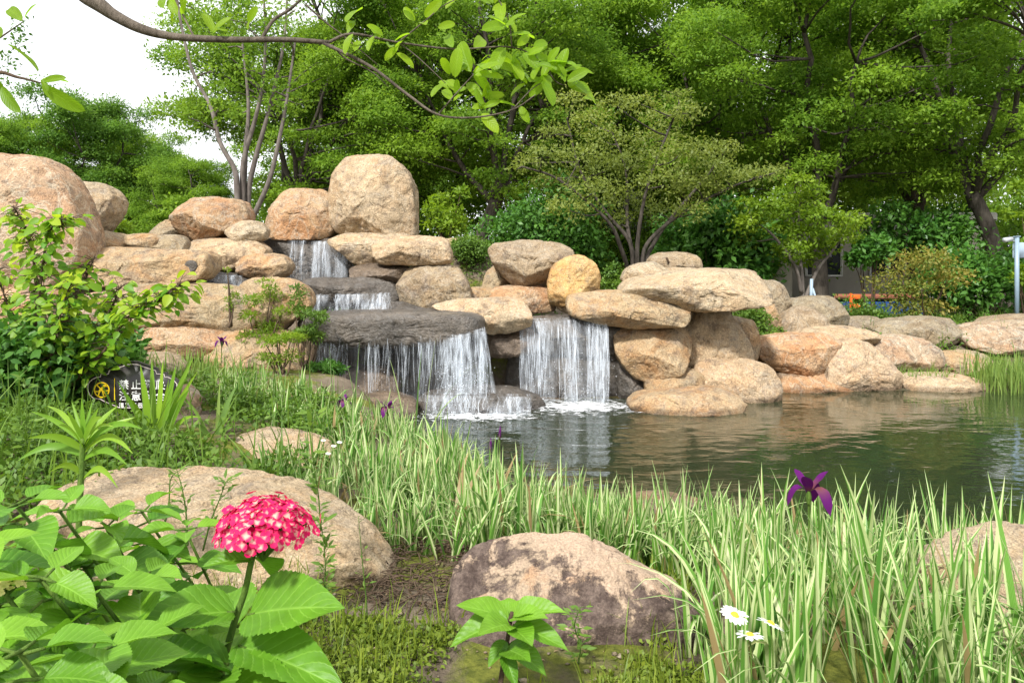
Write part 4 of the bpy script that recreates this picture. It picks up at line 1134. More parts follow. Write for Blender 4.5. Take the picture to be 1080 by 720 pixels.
bush('feathery_shrub', 'feathery shrub hanging over the rounded brown boulder', 'shrub', 296, 405, 8.3, 56, 62, 'lime', 0.05, 16, 90, FINE, seed=22, stems=9, flat=0.4, rr=(0.11, 0.18))
bush('feathery_shrub', 'taller feathery shrub leaning toward the dark second ledge', 'shrub', 325, 382, 8.9, 44, 96, 'weed', 0.055, 16, 120, FINE, seed=23, stems=8, flat=0.45, rr=(0.13, 0.2))
bush('fern', 'dark green fern in the shade under the broad slab', 'fern', 345, 425, 8.8, 50, 42, 'shrub', 0.06, 16, 120, FINE, seed=24, flat=0.5)
bush('feathery_shrub', 'tiny green tuft growing on the long rounded slab', 'shrub', 242, 340, 8.75, 22, 14, 'lime', 0.035, 7, 60, FINE, seed=25, stems=4, flat=0.5).location.z = W(0, 340, 8.85)[2]
bush('feathery_shrub', 'small tuft on the flank of the pinkish squarish boulder', 'shrub', 96, 232, 10.5, 14, 14, 'weed', 0.04, 6, 60, FINE, seed=26, stems=3, flat=0.5)

# ------------------------------------------------------------------ blades
def blades(g, base, h, w, lean, bend, ang, tint, droop=None, k=8, face=None):
    n = len(base)
    t = np.linspace(0, 1, k)
    d = np.stack([np.cos(ang), np.sin(ang), np.zeros(n)], -1)
    run = lean[:, None] * t + bend[:, None] * t ** 2.2
    dr = (np.zeros(n) if droop is None else droop)
    up = t[None] * (1 - 0.25 * (lean + bend)[:, None] * t) - dr[:, None] * t[None] ** 4
    P = base[:, None] + h[:, None, None] * (run[..., None] * d[:, None] + up[..., None] * np.array([0, 0, 1.]))
    fa = ang + np.pi / 2 + (rng.uniform(-0.9, 0.9, n) if face is None else face)
    wd = np.stack([np.cos(fa), np.sin(fa), np.zeros(n)], -1)
    prof = np.minimum(1, 0.55 + t * 1.6) * (1 - t ** 3.2) + 0.02
    half = w[:, None] / 2 * prof
    L = P - half[..., None] * wd[:, None]; R = P + half[..., None] * wd[:, None]
    M = P + (half * 0.25)[..., None] * np.cross(wd, [0, 0, 1.])[:, None]
    V = np.stack([L, M, R], 2).reshape(-1, 3)
    i = (np.arange(n) * k * 3)[:, None] + (np.arange(k - 1) * 3)[None]
    Q = np.concatenate([np.stack([i, i + 1, i + 4, i + 3], -1).reshape(-1, 4), np.stack([i + 1, i + 2, i + 5, i + 4], -1).reshape(-1, 4)])
    U = np.zeros((n, k, 3, 2)); U[..., 0] = [0, .5, 1]; U[..., 1] = t[None, :, None]
    g.add(V, Q, U.reshape(-1, 2), np.repeat(tint, k * 3))

def fans(r, cx, cy, hs, per=(5, 9), spread=0.045, zoff=-0.03):
    B, A, Hh, La = [], [], [], []
    for x, y, h in zip(cx, cy, hs):
        m = r.integers(*per)
        plane = r.uniform(0, np.pi)
        for j in range(m):
            s = (j - (m - 1) / 2) / m
            B.append([x + math.cos(plane) * s * spread * 2 + r.normal() * .008, y + math.sin(plane) * s * spread * 2 + r.normal() * .008, 0])
            A.append(plane + (0 if s > 0 else np.pi) + r.normal() * 0.3)
            Hh.append(h * r.uniform(0.62, 1.08) * (1 - 0.25 * abs(s)))
            La.append(abs(s) * 0.42 + abs(r.normal()) * 0.05)
    B = np.array(B)
    B[:, 2] = ground_z(B[:, 0], B[:, 1]) + zoff
    return B, np.array(A), np.array(Hh), np.array(La)

def iris_bed(label, cx, cy, hs, seed, w=0.018, loc=(0, 0, 0)):
    r = np.random.default_rng(seed)
    B, A, Hh, La = fans(r, cx, cy, hs)
    n = len(B)
    g = Geo()
    bend = np.abs(r.normal(size=n)) * 0.13 + np.where(r.uniform(size=n) < 0.3, r.uniform(0.15, 0.6, n), 0)
    droop = np.where(bend > 0.25, r.uniform(0.1, 0.4, n), 0)
    blades(g, B, Hh, w * r.uniform(0.6, 1.25, n), La, bend, A, np.clip(r.normal(0.5, 0.28, n), 0, 1), droop)
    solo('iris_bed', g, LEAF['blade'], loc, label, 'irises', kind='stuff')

r_ = np.random.default_rng(31)
def inside_px(P, boxes):
    """True where a ground point falls under one of the stones (boxes: cx, cy, rx, ry on the ground)."""
    m = np.zeros(len(P), bool)
    for cx, cy, rx, ry in boxes: m |= ((P[:, 0] - cx) / rx) ** 2 + ((P[:, 1] - cy) / ry) ** 2 < 1
    return m
STONES = [(-1.6, 5.0, 0.40, 0.36), (-1.35, 3.4, 0.85, 0.42), (0.27, 3.05, 0.55, 0.40), (2.0, 2.95, 0.42, 0.42), (-2.35, 5.7, 0.16, 0.16)]
# the band of variegated iris along the near shore
N = 900
t = r_.uniform(0, 1, N)
x = np.interp(t, [0, .3, .55, .8, 1], [-2.9, -1.7, -0.75, 0.15, 0.75]) + r_.normal(size=N) * 0.12
y = near_shore(x) + 0.22 - r_.uniform(0, 1, N) ** 0.95 * np.interp(x, [-2.9, -1.2, -0.2, 0.7], [3.4, 4.3, 2.3, 0.8])
P = np.stack([x, y], -1)
ok = (~inside_px(P, STONES)) & (y > np.interp(x, [-1.2, -0.8, -0.45, -0.2, 0.3], [3.95, 3.68, 3.55, 3.5, 3.55])) & ((y < 7.0) | (x > -1.1)) & (x / y > -0.40)
hs = r_.uniform(0.38, 0.70, N) * np.where(y < 4.6, 0.85, 1) * np.interp(x, [-2.2, -1.6, -0.7, -0.2], [0.55, 0.62, 0.72, 1.0])
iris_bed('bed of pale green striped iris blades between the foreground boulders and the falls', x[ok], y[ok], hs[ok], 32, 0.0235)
N = 310
x = r_.uniform(0.62, 2.7, N)
y = r_.uniform(2.15, 4.3, N)
y = np.minimum(y, near_shore(x) + 0.12)
P = np.stack([x, y], -1)
ok = (~inside_px(P, STONES)) & (y < near_shore(x) + 0.15)
iris_bed('tall striped iris blades crowding the near shore beside the crusted boulder', x[ok], y[ok], (r_.uniform(0.36, 0.72, N) * np.where(r_.uniform(size=N) < .1, 1.2, 1))[ok], 33, 0.024)
N = 34
x = r_.uniform(1.15, 2.0, N); y = r_.uniform(2.05, 2.5, N)
iris_bed('last striped iris blades before the pale boulder at the photo edge', x, y, r_.uniform(0.4, 0.68, N), 36, 0.024)
N = 60
x = r_.uniform(0.45, 1.1, N); y = near_shore(x) + r_.uniform(-0.25, 0.2, N)
iris_bed('thin sparse iris blades at the water behind the crusted boulder', x, y, r_.uniform(0.28, 0.45, N), 34, 0.014)
# a few long blades rising against the falls
g = Geo(); r = np.random.default_rng(35)
b = np.array([W(px, 470, 6.6) for px in (352, 372, 383, 430, 437, 445, 452, 447, 440)]); b[:, 2] = 0.1
h = np.array([1.0, 1.04, .86, .92, .98, 1.1, 1.05, 0.7, 0.6])
blades(g, b, h, np.full(9, .022), np.array([.02, .03, .12, .1, .05, .08, .12, .2, .3]), np.array([.02, .03, .06, .08, .02, .04, .32, .3, .3]),
       np.array([3.1, .2, 3.0, 3.2, .3, .1, 0.1, 0.2, 3.2]), np.full(9, .35), np.array([0, 0, 0, 0, 0, 0, .12, .1, .1]), 12)
solo('tall_blades', g, LEAF['blade'], tuple(b[0]), 'clump of tall dark green blades rising in front of the wide fall', 'irises')
# reeds on the far bank
def reed_clump(label, px, py, D, wpx, n, h, seed, leaf='reed', w=0.014):
    r = np.random.default_rng(seed)
    c = W(px, py, D)
    g = Geo()
    b = np.stack([c[0] + r.uniform(-.5, .5, n) * wpx / F * D, D + r.uniform(-.45, .45, n), np.zeros(n)], -1)
    b[:, 2] = np.maximum(ground_z(b[:, 0], b[:, 1]), -0.05)
    blades(g, b, h * r.uniform(.6, 1.05, n), w * r.uniform(.7, 1.3, n), np.abs(r.normal(size=n)) * .12, np.abs(r.normal(size=n)) * .18, r.uniform(0, 6.28, n), np.clip(r.normal(.6, .25, n), 0, 1))
    solo('reed_clump', g, LEAF[leaf], tuple(c), label, 'reeds')
reed_clump('pale reed clump at the far water edge below the pole', 1068, 405, 10.9, 74, 420, 0.62, 41)
reed_clump('green grass tuft between the mottled boulder and the white flat stone', 968, 398, 11.5, 54, 220, 0.3, 42)
reed_clump('small grass tuft between the triangle boulder and the angular one', 946, 380, 11.9, 20, 120, 0.32, 43)
reed_clump('slender wild grass tuft before the rust stained flat block', 190, 400, 7.6, 70, 110, 0.36, 44)
reed_clump('grass tuft at the foot of the rounded brown boulder', 240, 425, 7.4, 90, 110, 0.28, 45)

# ------------------------------------------------------------------ ground cover
def cover(name, label, x, y, zlo, zhi, R, per, size, leaf, seed, tpl=TINY, loc=(0, 0, 0), blades_n=0):
    r = np.random.default_rng(seed)
    n = len(x)
    C = np.stack([x, y, ground_z(x, y) + r.uniform(zlo, zhi, n)], -1)
    g = Geo()
    clump_leaves(g, r, C, r.uniform(*R, n), per, size, tpl, 0.7, 0.7, 0.4)
    if blades_n:
        i = r.integers(0, n, blades_n)
        b = C[i] + np.stack([r.normal(size=blades_n) * .05, r.normal(size=blades_n) * .05, np.zeros(blades_n)], -1)
        b[:, 2] = ground_z(b[:, 0], b[:, 1])
        m = blades_n
        blades(g, b, (zhi + R[1]) * r.uniform(.8, 2.0, m), size * r.uniform(.15, .3, m), np.abs(r.normal(size=m)) * .2, np.abs(r.normal(size=m)) * .25, r.uniform(0, 6.28, m), np.clip(r.normal(.6, .25, m), 0, 1), None, 5)
    return solo(name, g, LEAF[leaf], loc, label, 'ground cover', kind='stuff')

r_ = np.random.default_rng(51)
x, y = r_.uniform(-5.6, -1.2, 1300), r_.uniform(3.4, 6.7, 1300)
ok = (x / y > -0.78) & (x / y < -0.23) & ~inside_px(np.stack([x, y], -1), STONES) & ~((x / y > -0.60) & (x / y < -0.40) & (y > 4.9) & (y < 5.6))
cover('ground_cover', 'dense leafy weeds around the black sign and behind the hydrangeas', x[ok], y[ok], 0.0, 0.15, (0.06, 0.13), 34, 0.045, 'weed', 52, TINY, blades_n=500)
x, y = r_.uniform(2.2, 13, 900), r_.uniform(11.3, 19, 900)
ok = y > far_shore(x) + 0.35
cover('ground_cover', 'weeds and grass between the boulders of the far bank', x[ok], y[ok], 0.0, 0.12, (0.06, 0.16), 50, 0.055, 'weed', 53, TINY, blades_n=900)
x, y = r_.uniform(-1.4, 0.75, 2600), r_.uniform(1.75, 3.7, 2600)
ok = fbm(np.stack([x, y, x * 0], -1) * 1.9, 3, 3) - 0.02 > -0.02
ok &= ~((np.abs(x + 0.38) < 0.42) & (y > 2.85))
cover('moss', 'yellowish moss and tiny weeds on the soil before the crusted boulder', x[ok], y[ok], -0.01, 0.02, (0.02, 0.07), 34, 0.024, 'moss', 54, TINY, blades_n=3000)
x, y = r_.uniform(-4, 2.5, 500), r_.uniform(9.2, 13.5, 500)
ok = (x < -4.4) | (y > 12.0)
cover('ground_cover', 'weeds sprouting on the mound behind the stacked stones', x[ok], y[ok], 0.0, 0.08, (0.06, 0.14), 30, 0.055, 'weed', 55)
x, y = r_.uniform(-0.72, -0.12, 500), r_.uniform(2.95, 3.75, 500)
n = len(x)
g = Geo(); r = np.random.default_rng(56)
for i in range(480):
    a = r.uniform(0, 6.28); L = r.uniform(.04, .16)
    p = np.array([x[i], y[i], float(ground_z(x[i:i+1], y[i:i+1])[0]) + r.uniform(0, .05)])
    d = np.array([math.cos(a) * L, math.sin(a) * L, r.normal() * .02])
    tube(g, [p - d / 2, p + [0, 0, .012], p + d / 2], [.0022, .003, .0015], 4, r.uniform())
solo('dead_stalks', g, BARK['twig'], (-0.5, 3.4, 0.3), 'tangle of dry brown stalks between the two foreground boulders', 'debris', kind='stuff')

# pebbles, leaf litter on the soil
g = Geo(); r = np.random.default_rng(58)
O = np.array([[1, 0, 0], [-1, 0, 0], [0, 1, 0], [0, -1, 0], [0, 0, 1], [0, 0, -1], [.7, .7, .2], [-.7, .7, .2], [.7, -.7, .2], [-.7, -.7, .2]], float)
OF = np.array([[0, 6, 4], [6, 2, 4], [2, 7, 4], [7, 1, 4], [1, 9, 4], [9, 3, 4], [3, 8, 4], [8, 0, 4], [6, 0, 5], [2, 6, 5], [7, 2, 5], [1, 7, 5], [9, 1, 5], [3, 9, 5], [8, 3, 5], [0, 8, 5]])
for i in range(700):
    x, y = r.uniform(-1.5, .8), r.uniform(1.8, 4.2)
    z = float(ground_z(np.array([x]), np.array([y]))[0])
    s_ = r.uniform(.003, .014) * (1.6 if r.uniform() < .08 else 1)
    g.add(O * (1 + .25 * r.normal(size=O.shape)) * s_ * [1, 1, .6] + [x, y, z + s_ * .25], OF, None, r.uniform())
solo('pebbles', g, ROCK['grey'], (0, 3, .3), 'small pebbles and crumbs of soil on the near bank', 'pebbles', kind='stuff')
g = Geo(); n = 420
x, y = r.uniform(-1.5, .9, n), r.uniform(1.8, 4.2, n)
scatter(g, leaf_tpl(.42, 3, .25, .2), np.stack([x, y, ground_z(x, y) + .006], -1), r.normal(size=(n, 3)) * [1, 1, .15], np.array([0, 0, 1.]) + r.normal(size=(n, 3)) * .35, r.uniform(.015, .045, n), r.uniform(0, 1, n))
solo('leaf_litter', g, LITTER, (0, 3, .3), 'dry brown fallen leaves scattered on the near bank', 'leaf litter', kind='stuff')

# ------------------------------------------------------------------ yellow-green shrub over the stacked stones
BROAD = leaf_tpl(0.62, 6, 0.16, 0.16, 0.55, 0.85)
def leafy_shrub(label, D, paths, n_leaf, size, seed, leaf='yellow', extra=None):
    r = np.random.default_rng(seed)
    foot = W(*paths[0][0][:2], D); foot[2] = float(ground_z(foot[:1], foot[1:2])[0])
    root = thing('leafy_shrub', label, 'shrub', tuple(foot))
    sg, lg = Geo(), Geo()
    for path in paths:
        P = spline([W(p[0], p[1], D + p[2]) for p in path], 8)
        tube(sg, P, np.linspace(.016, .004, len(P)), 6)
        m = int(n_leaf * len(P) / 24)
        i = (r.uniform(0.18, 1, m) ** 0.8 * (len(P) - 1)).astype(int)
        out = rdir(m, r) * [1, 1, .7]
        off = out * r.uniform(.01, .16, m)[:, None]
        pos = P[i] + off
        for a, b in zip(P[i], pos): tube(sg, [a, (a + b) / 2 + [0, 0, .01], b], [.004, .003, .002], 4, cap=False)
        hgt = (i / len(P))
        tint = np.clip(r.normal(0.15, .14, m) + np.where(r.uniform(size=m) < np.clip(hgt - .5, 0, 1) * 1.2, .5, 0), 0, 1)
        scatter(lg, BROAD, pos, out * [1, 1, .3] + [0, 0, -.35] + r.normal(size=(m, 3)) * .3, np.array([0, -.45, .8]) + r.normal(size=(m, 3)) * .35, size * r.uniform(.6, 1.2, m), tint)
    part('stems', sg, BARK['twig'], root); part('foliage', lg, LEAF[leaf], root)
leafy_shrub('tall shrub with yellow-green tip leaves before the huge veined boulder', 5.6,
    [[(38,430,0),(36,360,0),(38,300,.1),(30,250,.1),(14,216,.1)], [(40,430,0),(38,350,-.1),(44,290,-.1),(52,245,-.1),(70,232,-.1)], [(44,425,0),(70,385,0),(92,360,-.1),(112,335,-.2),(128,300,-.2)],
     [(48,425,0),(80,400,-.1),(110,370,-.2),(135,335,-.3),(165,318,-.35),(192,298,-.4)], [(36,430,.1),(20,380,.2),(10,330,.2),(-6,280,.2)], [(44,428,0),(64,360,.1),(84,310,.1),(100,270,.1)],
     [(42,428,0),(56,370,-.2),(64,330,-.3),(78,290,-.3)]], 130, 0.088, 61)
bush('shrub', 'dense mid green bush at the photo edge below the yellow-green shrub', 'shrub', 40, 432, 5.7, 150, 86, 'shrub', 0.085, 46, 95, OVAL, seed=62)
bush('shrub', 'low leafy green bush beneath the arching yellow-green branch', 'shrub', 112, 392, 7.0, 70, 50, 'shrub', 0.08, 18, 80, OVAL, seed=63)

# ------------------------------------------------------------------ lilies
STRAP = leaf_tpl(0.13, 10, 0.10, 0.0, 0.35, 0.75)
def strap_plant(name, label, D, leaves, width, stem=None, leaf='lily', seed=1):
    """leaves: (base px, base py, tip px, tip py, depth shift, sag)"""
    r = np.random.default_rng(seed)
    foot = W(leaves[0][0], leaves[0][1], D)
    root = thing(name, label, 'lily', tuple(foot))
    g = Geo()
    for bx, by, tx, ty, dd, sag in leaves:
        a, b = W(bx, by, D), W(tx, ty, D + dd)
        L = np.linalg.norm(b - a)
        k = 12
        t = np.linspace(0, 1, k)
        P = a + (b - a) * t[:, None] + np.array([0, 0, 1]) * (np.sin(np.pi * t) * sag * L)[:, None]
        side = np.cross(b - a, [0, -1, .5]); side /= np.linalg.norm(side)
        side = side * .85 + rdir(1, r)[0] * .3
        half = width / 2 * np.minimum(1, .5 + t * 2) * (1 - t ** 2.6) + .0008
        nn = np.cross(side, b - a); nn /= np.linalg.norm(nn) + 1e-9
        V = np.stack([P - half[:, None] * side, P - half[:, None] * .25 * nn, P + half[:, None] * side], 1).reshape(-1, 3)
        i = np.arange(k - 1) * 3
        Q = np.concatenate([np.stack([i, i + 1, i + 4, i + 3], -1), np.stack([i + 1, i + 2, i + 5, i + 4], -1)])
        g.add(V, Q, np.stack([np.tile([0, .5, 1], k), np.repeat(t, 3)], -1), r.uniform(.2, .9))
    if stem:
        sg = Geo()
        tube(sg, spline([W(x, y, D) for x, y in stem], 5), .011, 8)
        part('stem', sg, BARK['green'], root)
    part('foliage', g, LEAF[leaf], root)
strap_plant('lily_plant', 'bright green strap-leaved lily in front of the black sign', 5.1,
    [(160,468,148,384,.0,.02),(162,468,124,402,-.1,.02),(162,468,160,378,.1,.0),(165,468,172,380,.1,.02),(168,468,186,384,0,.03),(166,468,204,376,.1,.04),(168,470,208,392,-.1,.06),(164,470,138,420,-.2,.05),(170,470,200,410,-.15,.08),(166,470,178,400,-.2,.02),(160,470,116,428,-.2,.12),(172,470,212,440,-.1,.2)], 0.06, None, seed=3)
strap_plant('lily_plant', 'spiky whorled lily on a green stem before the biggest foreground boulder', 2.7,
    [(88,462,86,420,.0,0),(88,462,97,424,.05,0),(88,462,76,424,.05,0),(88,464,104,430,-.1,.02),(88,464,70,432,-.05,.03),(88,466,33,434,.1,.06),(88,466,142,440,.05,.06),(88,468,124,428,.1,.08),(88,468,50,428,.15,.1),(88,472,150,452,-.1,.16),(88,474,30,462,-.1,.14),(88,478,140,478,-.15,.2),
     (88,480,18,486,-.05,.2),(88,484,134,490,-.1,.18),(88,472,62,448,-.2,.1),(88,472,120,450,-.2,.12),(87,500,52,498,-.1,.25),(87,505,124,514,-.1,.25),(88,468,108,440,-.2,.1)], 0.026,
    [(83,560),(84,530),(86,495),(88,462)], seed=4)
strap_plant('lily_plant', 'narrow arching leaves beside the small pinkish upright boulder', 5.2,
    [(225,470,182,412,0,.15),(226,470,250,405,.1,.1),(224,470,200,450,-.1,.3),(228,470,232,400,.1,0),(222,472,190,470,-.1,.3),(230,470,262,430,0,.2)], 0.035, None, 'reed', seed=5)
# ------------------------------------------------------------------ hydrangeas
HLEAF = leaf_tpl(0.62, 40, 0.22, 0.20, 0.58, 1.02, serr=0.030, cols=4, wave=0.022)
HV, HF, HU = HLEAF
def big_leaf(g, a, b, wr, nrm, tint, r):
    a, b = np.asarray(a, float), np.asarray(b, float)
    L = np.linalg.norm(b - a)
    scatter(g, HLEAF, a[None], (b - a)[None], np.asarray(nrm, float)[None], np.array([[L * wr / .62, L, L * r.uniform(.7, 1.5)]]), np.array([tint]))

def petal_mat(name, inner, outer, tr=0.3):
    n = NT(name)
    v = n('SeparateXYZ', {0: n('UVMap').outputs[0]}).outputs['Y']
    rnd = n('NewGeometry').outputs['Random Per Island']
    f = n.math('ADD', v, n.math('MULTIPLY', n.math('SUBTRACT', rnd, 0.5), 0.7))
    c = n.mix(n.ramp(f, (0.08, 0.0), (0.46, 1.0)), inner, outer)
    p = n('BsdfPrincipled', {'Base Color': c, 'Roughness': 0.55, 'Specular IOR Level': 0.2})
    return n.done(n('MixShader', {0: tr, 1: p.outputs[0], 2: n('BsdfTranslucent', {'Color': c}).outputs[0]}).outputs[0])
PETAL = {'pink': petal_mat('crimson_petal', (0.78, 0.46, 0.36), (0.66, 0.012, 0.11)), 'purple': petal_mat('purple_petal', (0.16, 0.05, 0.06), (0.10, 0.004, 0.115), 0.25),
         'white': petal_mat('white_petal', (0.75, 0.75, 0.68), (0.85, 0.85, 0.83)), 'bud': petal_mat('yellow_bud', (0.6, 0.55, 0.2), (0.75, 0.66, 0.28))}
YOLK = flat_mat('yellow_disc', (0.75, 0.48, 0.03), 0.8, var=0.3, sc=200)
PET = leaf_tpl(0.95, 5, 0.10, 0.10, 0.75, 0.42, cols=2)

def flower_dome(root, c, rx, h, n, mat, ps, r, name='flower_head'):
    g = Geo(); sg = Geo()
    k = 0
    for i in range(n):
        q = math.sqrt((i + .5) / n); a = i * 2.39996
        d = np.array([q * math.cos(a), q * math.sin(a), math.sqrt(max(0, 1 - q * q * 0.96))])
        p = c + d * [rx, rx, h] * (1 + r.normal() * .085)
        nn = d * [1 / rx, 1 / rx, 1 / h]; nn /= np.linalg.norm(nn); nn = nn + r.normal(size=3) * .22
        t1 = np.cross(nn, rdir(1, r)[0]); t1 /= np.linalg.norm(t1); t2 = np.cross(nn, t1); t2 /= np.linalg.norm(t2)
        ax = np.array([t1, t2, -t1, -t2]) + nn / np.linalg.norm(nn) * .25
        scatter(g, PET, np.repeat(p[None], 4, 0), ax, np.repeat(nn[None], 4, 0), ps * r.uniform(.8, 1.2, 4), np.full(4, .5))
        if i % 3 == 0: tube(sg, [c - [0, 0, h * .45], (c + p) / 2, p], [.003, .002, .0015], 4, cap=False)
    part(name, g, mat, root)
    part('flower_stalks', sg, BARK['green'], root)

r = np.random.default_rng(71)
D = 1.5
root = thing('hydrangea', 'hydrangea with a crimson pink flower head on its green stem', 'hydrangea', tuple(W(228, 760, D)))
sg, lg = Geo(), Geo()
stem = spline([W(226, 800, D), W(231, 722, D), W(246, 660, D), W(258, 624, D), W(266, 588, D), W(274, 566, D)], 6)
tube(sg, stem, np.linspace(.0078, .0055, len(stem)), 10)
def hl(bx, by, tx, ty, w, d0, d1, nrm=(0, -.35, .9), tint=.5):
    a, b = W(bx, by, D + d0), W(tx, ty, D + d1)
    tube(sg, [W(bx, by, D + d0 * .5) * .5 + a * .5, a, a + (b - a) * .08], [.004, .0035, .002], 6)
    big_leaf(lg, a, b, w, np.array(nrm) + r.normal(size=3) * .07, tint, r)
hl(266,590, 216,588, .55, -.02,-.06, (-.2,-.5,.8), .35)
hl(266,588, 292,596, .6, .03,.16, (.1,-.2,.9), .3)
hl(247,645, 142,646, .52, -.02,-.14, (0,-.55,.8), .35)
hl(262,648, 350,628, .60, -.02,-.12, (.15,-.6,.75), .45)
hl(266,640, 348,612, .42, .05,.10, (.1,-.35,.9), .4)
hl(252,681, 356,708, .44, -.03,-.16, (.2,-.55,.8), .3)
hl(240,700, 152,690, .46, -.03,-.12, (-.1,-.6,.8), .25)
hl(250,660, 212,620, .62, .06,.24, (0,-.1,.9), .6)
hl(236,712, 190,760, .55, -.05,-.25, (0,-.8,.6), .5)
hl(240,715, 330,760, .5, -.05,-.2, (0,-.8,.6), .4)
hl(244,690, 262,640, .5, .08,.3, (0,-.2,.9), .6)
hl(258,700, 322,668, .5, .08,.25, (0,-.3,.9), .35)
part('stem', sg, BARK['green'], root); part('foliage', lg, LEAF['hydrangea'], root)
flower_dome(root, W(277, 572, D), .098, .080, 240, PETAL['pink'], .0128, r)

# the leafy hydrangea filling the corner
root = thing('hydrangea', 'broad leafy hydrangea bush without open flowers filling the bottom corner', 'hydrangea', tuple(W(60, 800, 1.4)))
sg, lg = Geo(), Geo()
tops = [(18,534,1.55),(64,540,1.75),(112,556,1.9),(150,540,2.15),(44,612,1.25),(100,622,1.35),(150,612,1.6),(22,690,1.0),(96,690,1.15),(150,672,1.35),(186,650,1.75),(200,700,1.45),(-30,580,1.3),(-40,680,1.1),(60,740,1.0),(140,740,1.15),(196,560,2.1),(60,575,2.0),(10,580,1.7),(300,720,2.0),(120,590,2.2),(80,650,1.5),(0,640,1.5),(125,720,1.6),(40,700,1.4),(170,740,1.5),(210,640,2.2),(175,600,2.4),(90,600,1.8)]
for i, (px, py, d) in enumerate(tops):
    c = W(px, py, d)
    f = np.array([c[0] * .8, d + .25, c[2] - .6])
    S = spline([f, (f + c) / 2 + rdir(1, r)[0] * .03, c], 5)
    tube(sg, S, np.linspace(.0048, .0038, len(S)), 8)
    a0 = r.uniform(0, np.pi)
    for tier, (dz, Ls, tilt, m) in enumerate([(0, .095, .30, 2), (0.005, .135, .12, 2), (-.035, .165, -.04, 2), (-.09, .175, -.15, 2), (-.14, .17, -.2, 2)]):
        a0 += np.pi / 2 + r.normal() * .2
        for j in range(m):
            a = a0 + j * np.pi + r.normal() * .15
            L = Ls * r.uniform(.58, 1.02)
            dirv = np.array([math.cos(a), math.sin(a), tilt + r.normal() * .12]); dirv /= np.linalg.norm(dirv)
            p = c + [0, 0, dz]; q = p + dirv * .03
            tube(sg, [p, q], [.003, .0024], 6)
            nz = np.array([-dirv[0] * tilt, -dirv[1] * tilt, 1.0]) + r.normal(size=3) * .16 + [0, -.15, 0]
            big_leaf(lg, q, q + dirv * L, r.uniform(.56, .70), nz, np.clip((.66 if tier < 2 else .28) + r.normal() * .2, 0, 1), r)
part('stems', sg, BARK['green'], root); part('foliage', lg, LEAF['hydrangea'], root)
flower_dome(root, W(8, 622, 1.22), .026, .016, 26, PETAL['bud'], .007, r, 'flower_bud')

# the young plant in front of the crusted boulder
root = thing('young_hydrangea', 'young hydrangea plant sprouting before the crusted boulder', 'hydrangea', tuple(W(528, 722, 2.35)))
sg, lg = Geo(), Geo()
D = 2.35
tube(sg, spline([W(526, 735, D), W(530, 705, D), W(536, 670, D), W(540, 645, D)], 5), np.linspace(.009, .006, 16), 8)
for bx, by, tx, ty, w, d0, d1, t in [(536,652,486,632,.5,0,-.05,.75),(538,650,512,630,.55,.03,.1,.8),(540,648,560,630,.6,.02,.08,.9),(542,650,592,634,.5,0,-.05,.85),(540,652,574,644,.6,-.03,-.1,.8),(536,656,474,668,.55,-.02,-.06,.55),(537,658,508,660,.55,-.03,-.16,.7),(542,658,600,678,.45,-.02,-.1,.65),(540,662,560,672,.55,-.03,-.18,.6),
                                    (534,676,514,700,.55,-.02,-.08,.35),(536,680,578,706,.6,-.02,-.08,.3),(534,684,556,690,.6,-.04,-.16,.4),(540,646,534,626,.6,.05,.12,.9),(532,690,545,722,.5,-.04,-.12,.3)]:
    a, b = W(bx, by, D + d0), W(tx, ty, D + d1)
    tube(sg, [W(538, by + 4, D), a], [.004, .003], 6)
    big_leaf(lg, a, b, w, np.array([0, -.35, .9]) + r.normal(size=3) * .12, t, r)
part('stem', sg, BARK['twig'], root); part('foliage', lg, LEAF['hydrangea'], root)

# ------------------------------------------------------------------ flowers
FALLP = leaf_tpl(0.62, 8, 0.10, 0.55, 0.9, 0.45, cols=2, wave=.03)
STAND = leaf_tpl(0.42, 8, 0.12, 0.10, 0.8, 0.6, cols=2, wave=.03)
_V = FALLP[0]; _t = _V[:, 1].copy()
_V[:, 0] *= .8; _V[:, 1] = np.sin(_t * 1.9) * .62; _V[:, 2] = _V[:, 2] + .55 * _t ** 2 + 0.16 * np.sin(_t * 3.1) - 0.78 * _t ** 2.2
def iris_flower(label, px, py, D, size, foot_dy, seed):
    r = np.random.default_rng(seed)
    c = W(px, py, D)
    f = W(px - 4, py + foot_dy, D + .02)
    root = thing('iris_flower', label, 'iris', tuple(f), 'purple iris flowers')
    g = Geo()
    tube(g, spline([f, (f + c) / 2 + [.008, 0, 0], c], 5), .0045, 6)
    tube(g, spline([c - [0, 0, .05], c - [0, 0, .02], c + [0, 0, .005]], 4), [.006, .008, .009, .01, .011, .01, .009, .008, .006], 6)
    part('stem', g, BARK['green'], root)
    g = Geo()
    a = r.uniform(0, 2) + np.arange(3) * 2.094
    d = np.stack([np.cos(a), np.sin(a), np.full(3, .35)], -1)
    scatter(g, FALLP, np.repeat(c[None], 3, 0), d, np.stack([-np.cos(a) * .3, -np.sin(a) * .3, np.ones(3)], -1), size * r.uniform(.9, 1.1, 3), np.full(3, .5))
    a = a + 1.047
    d = np.stack([np.cos(a) * .55, np.sin(a) * .55, np.full(3, .75)], -1)
    scatter(g, STAND, np.repeat(c[None], 3, 0), d, np.stack([-np.cos(a), -np.sin(a), np.full(3, .6)], -1), size * .95 * r.uniform(.9, 1.1, 3), np.full(3, .5))
    part('petals', g, PETAL['purple'], root)
iris_flower('largest purple iris flower standing over the blades by the pond', 853, 519, 2.9, .112, 150, 1)
iris_flower('purple iris flower before the brown flat stone at the water', 363, 424, 6.3, .085, 50, 2)
iris_flower('purple iris flower drooping in front of the wide fall', 409, 432, 6.0, .10, 55, 3)
iris_flower('small purple iris in front of the rounded brown boulder', 234, 361, 7.6, .085, 60, 4)
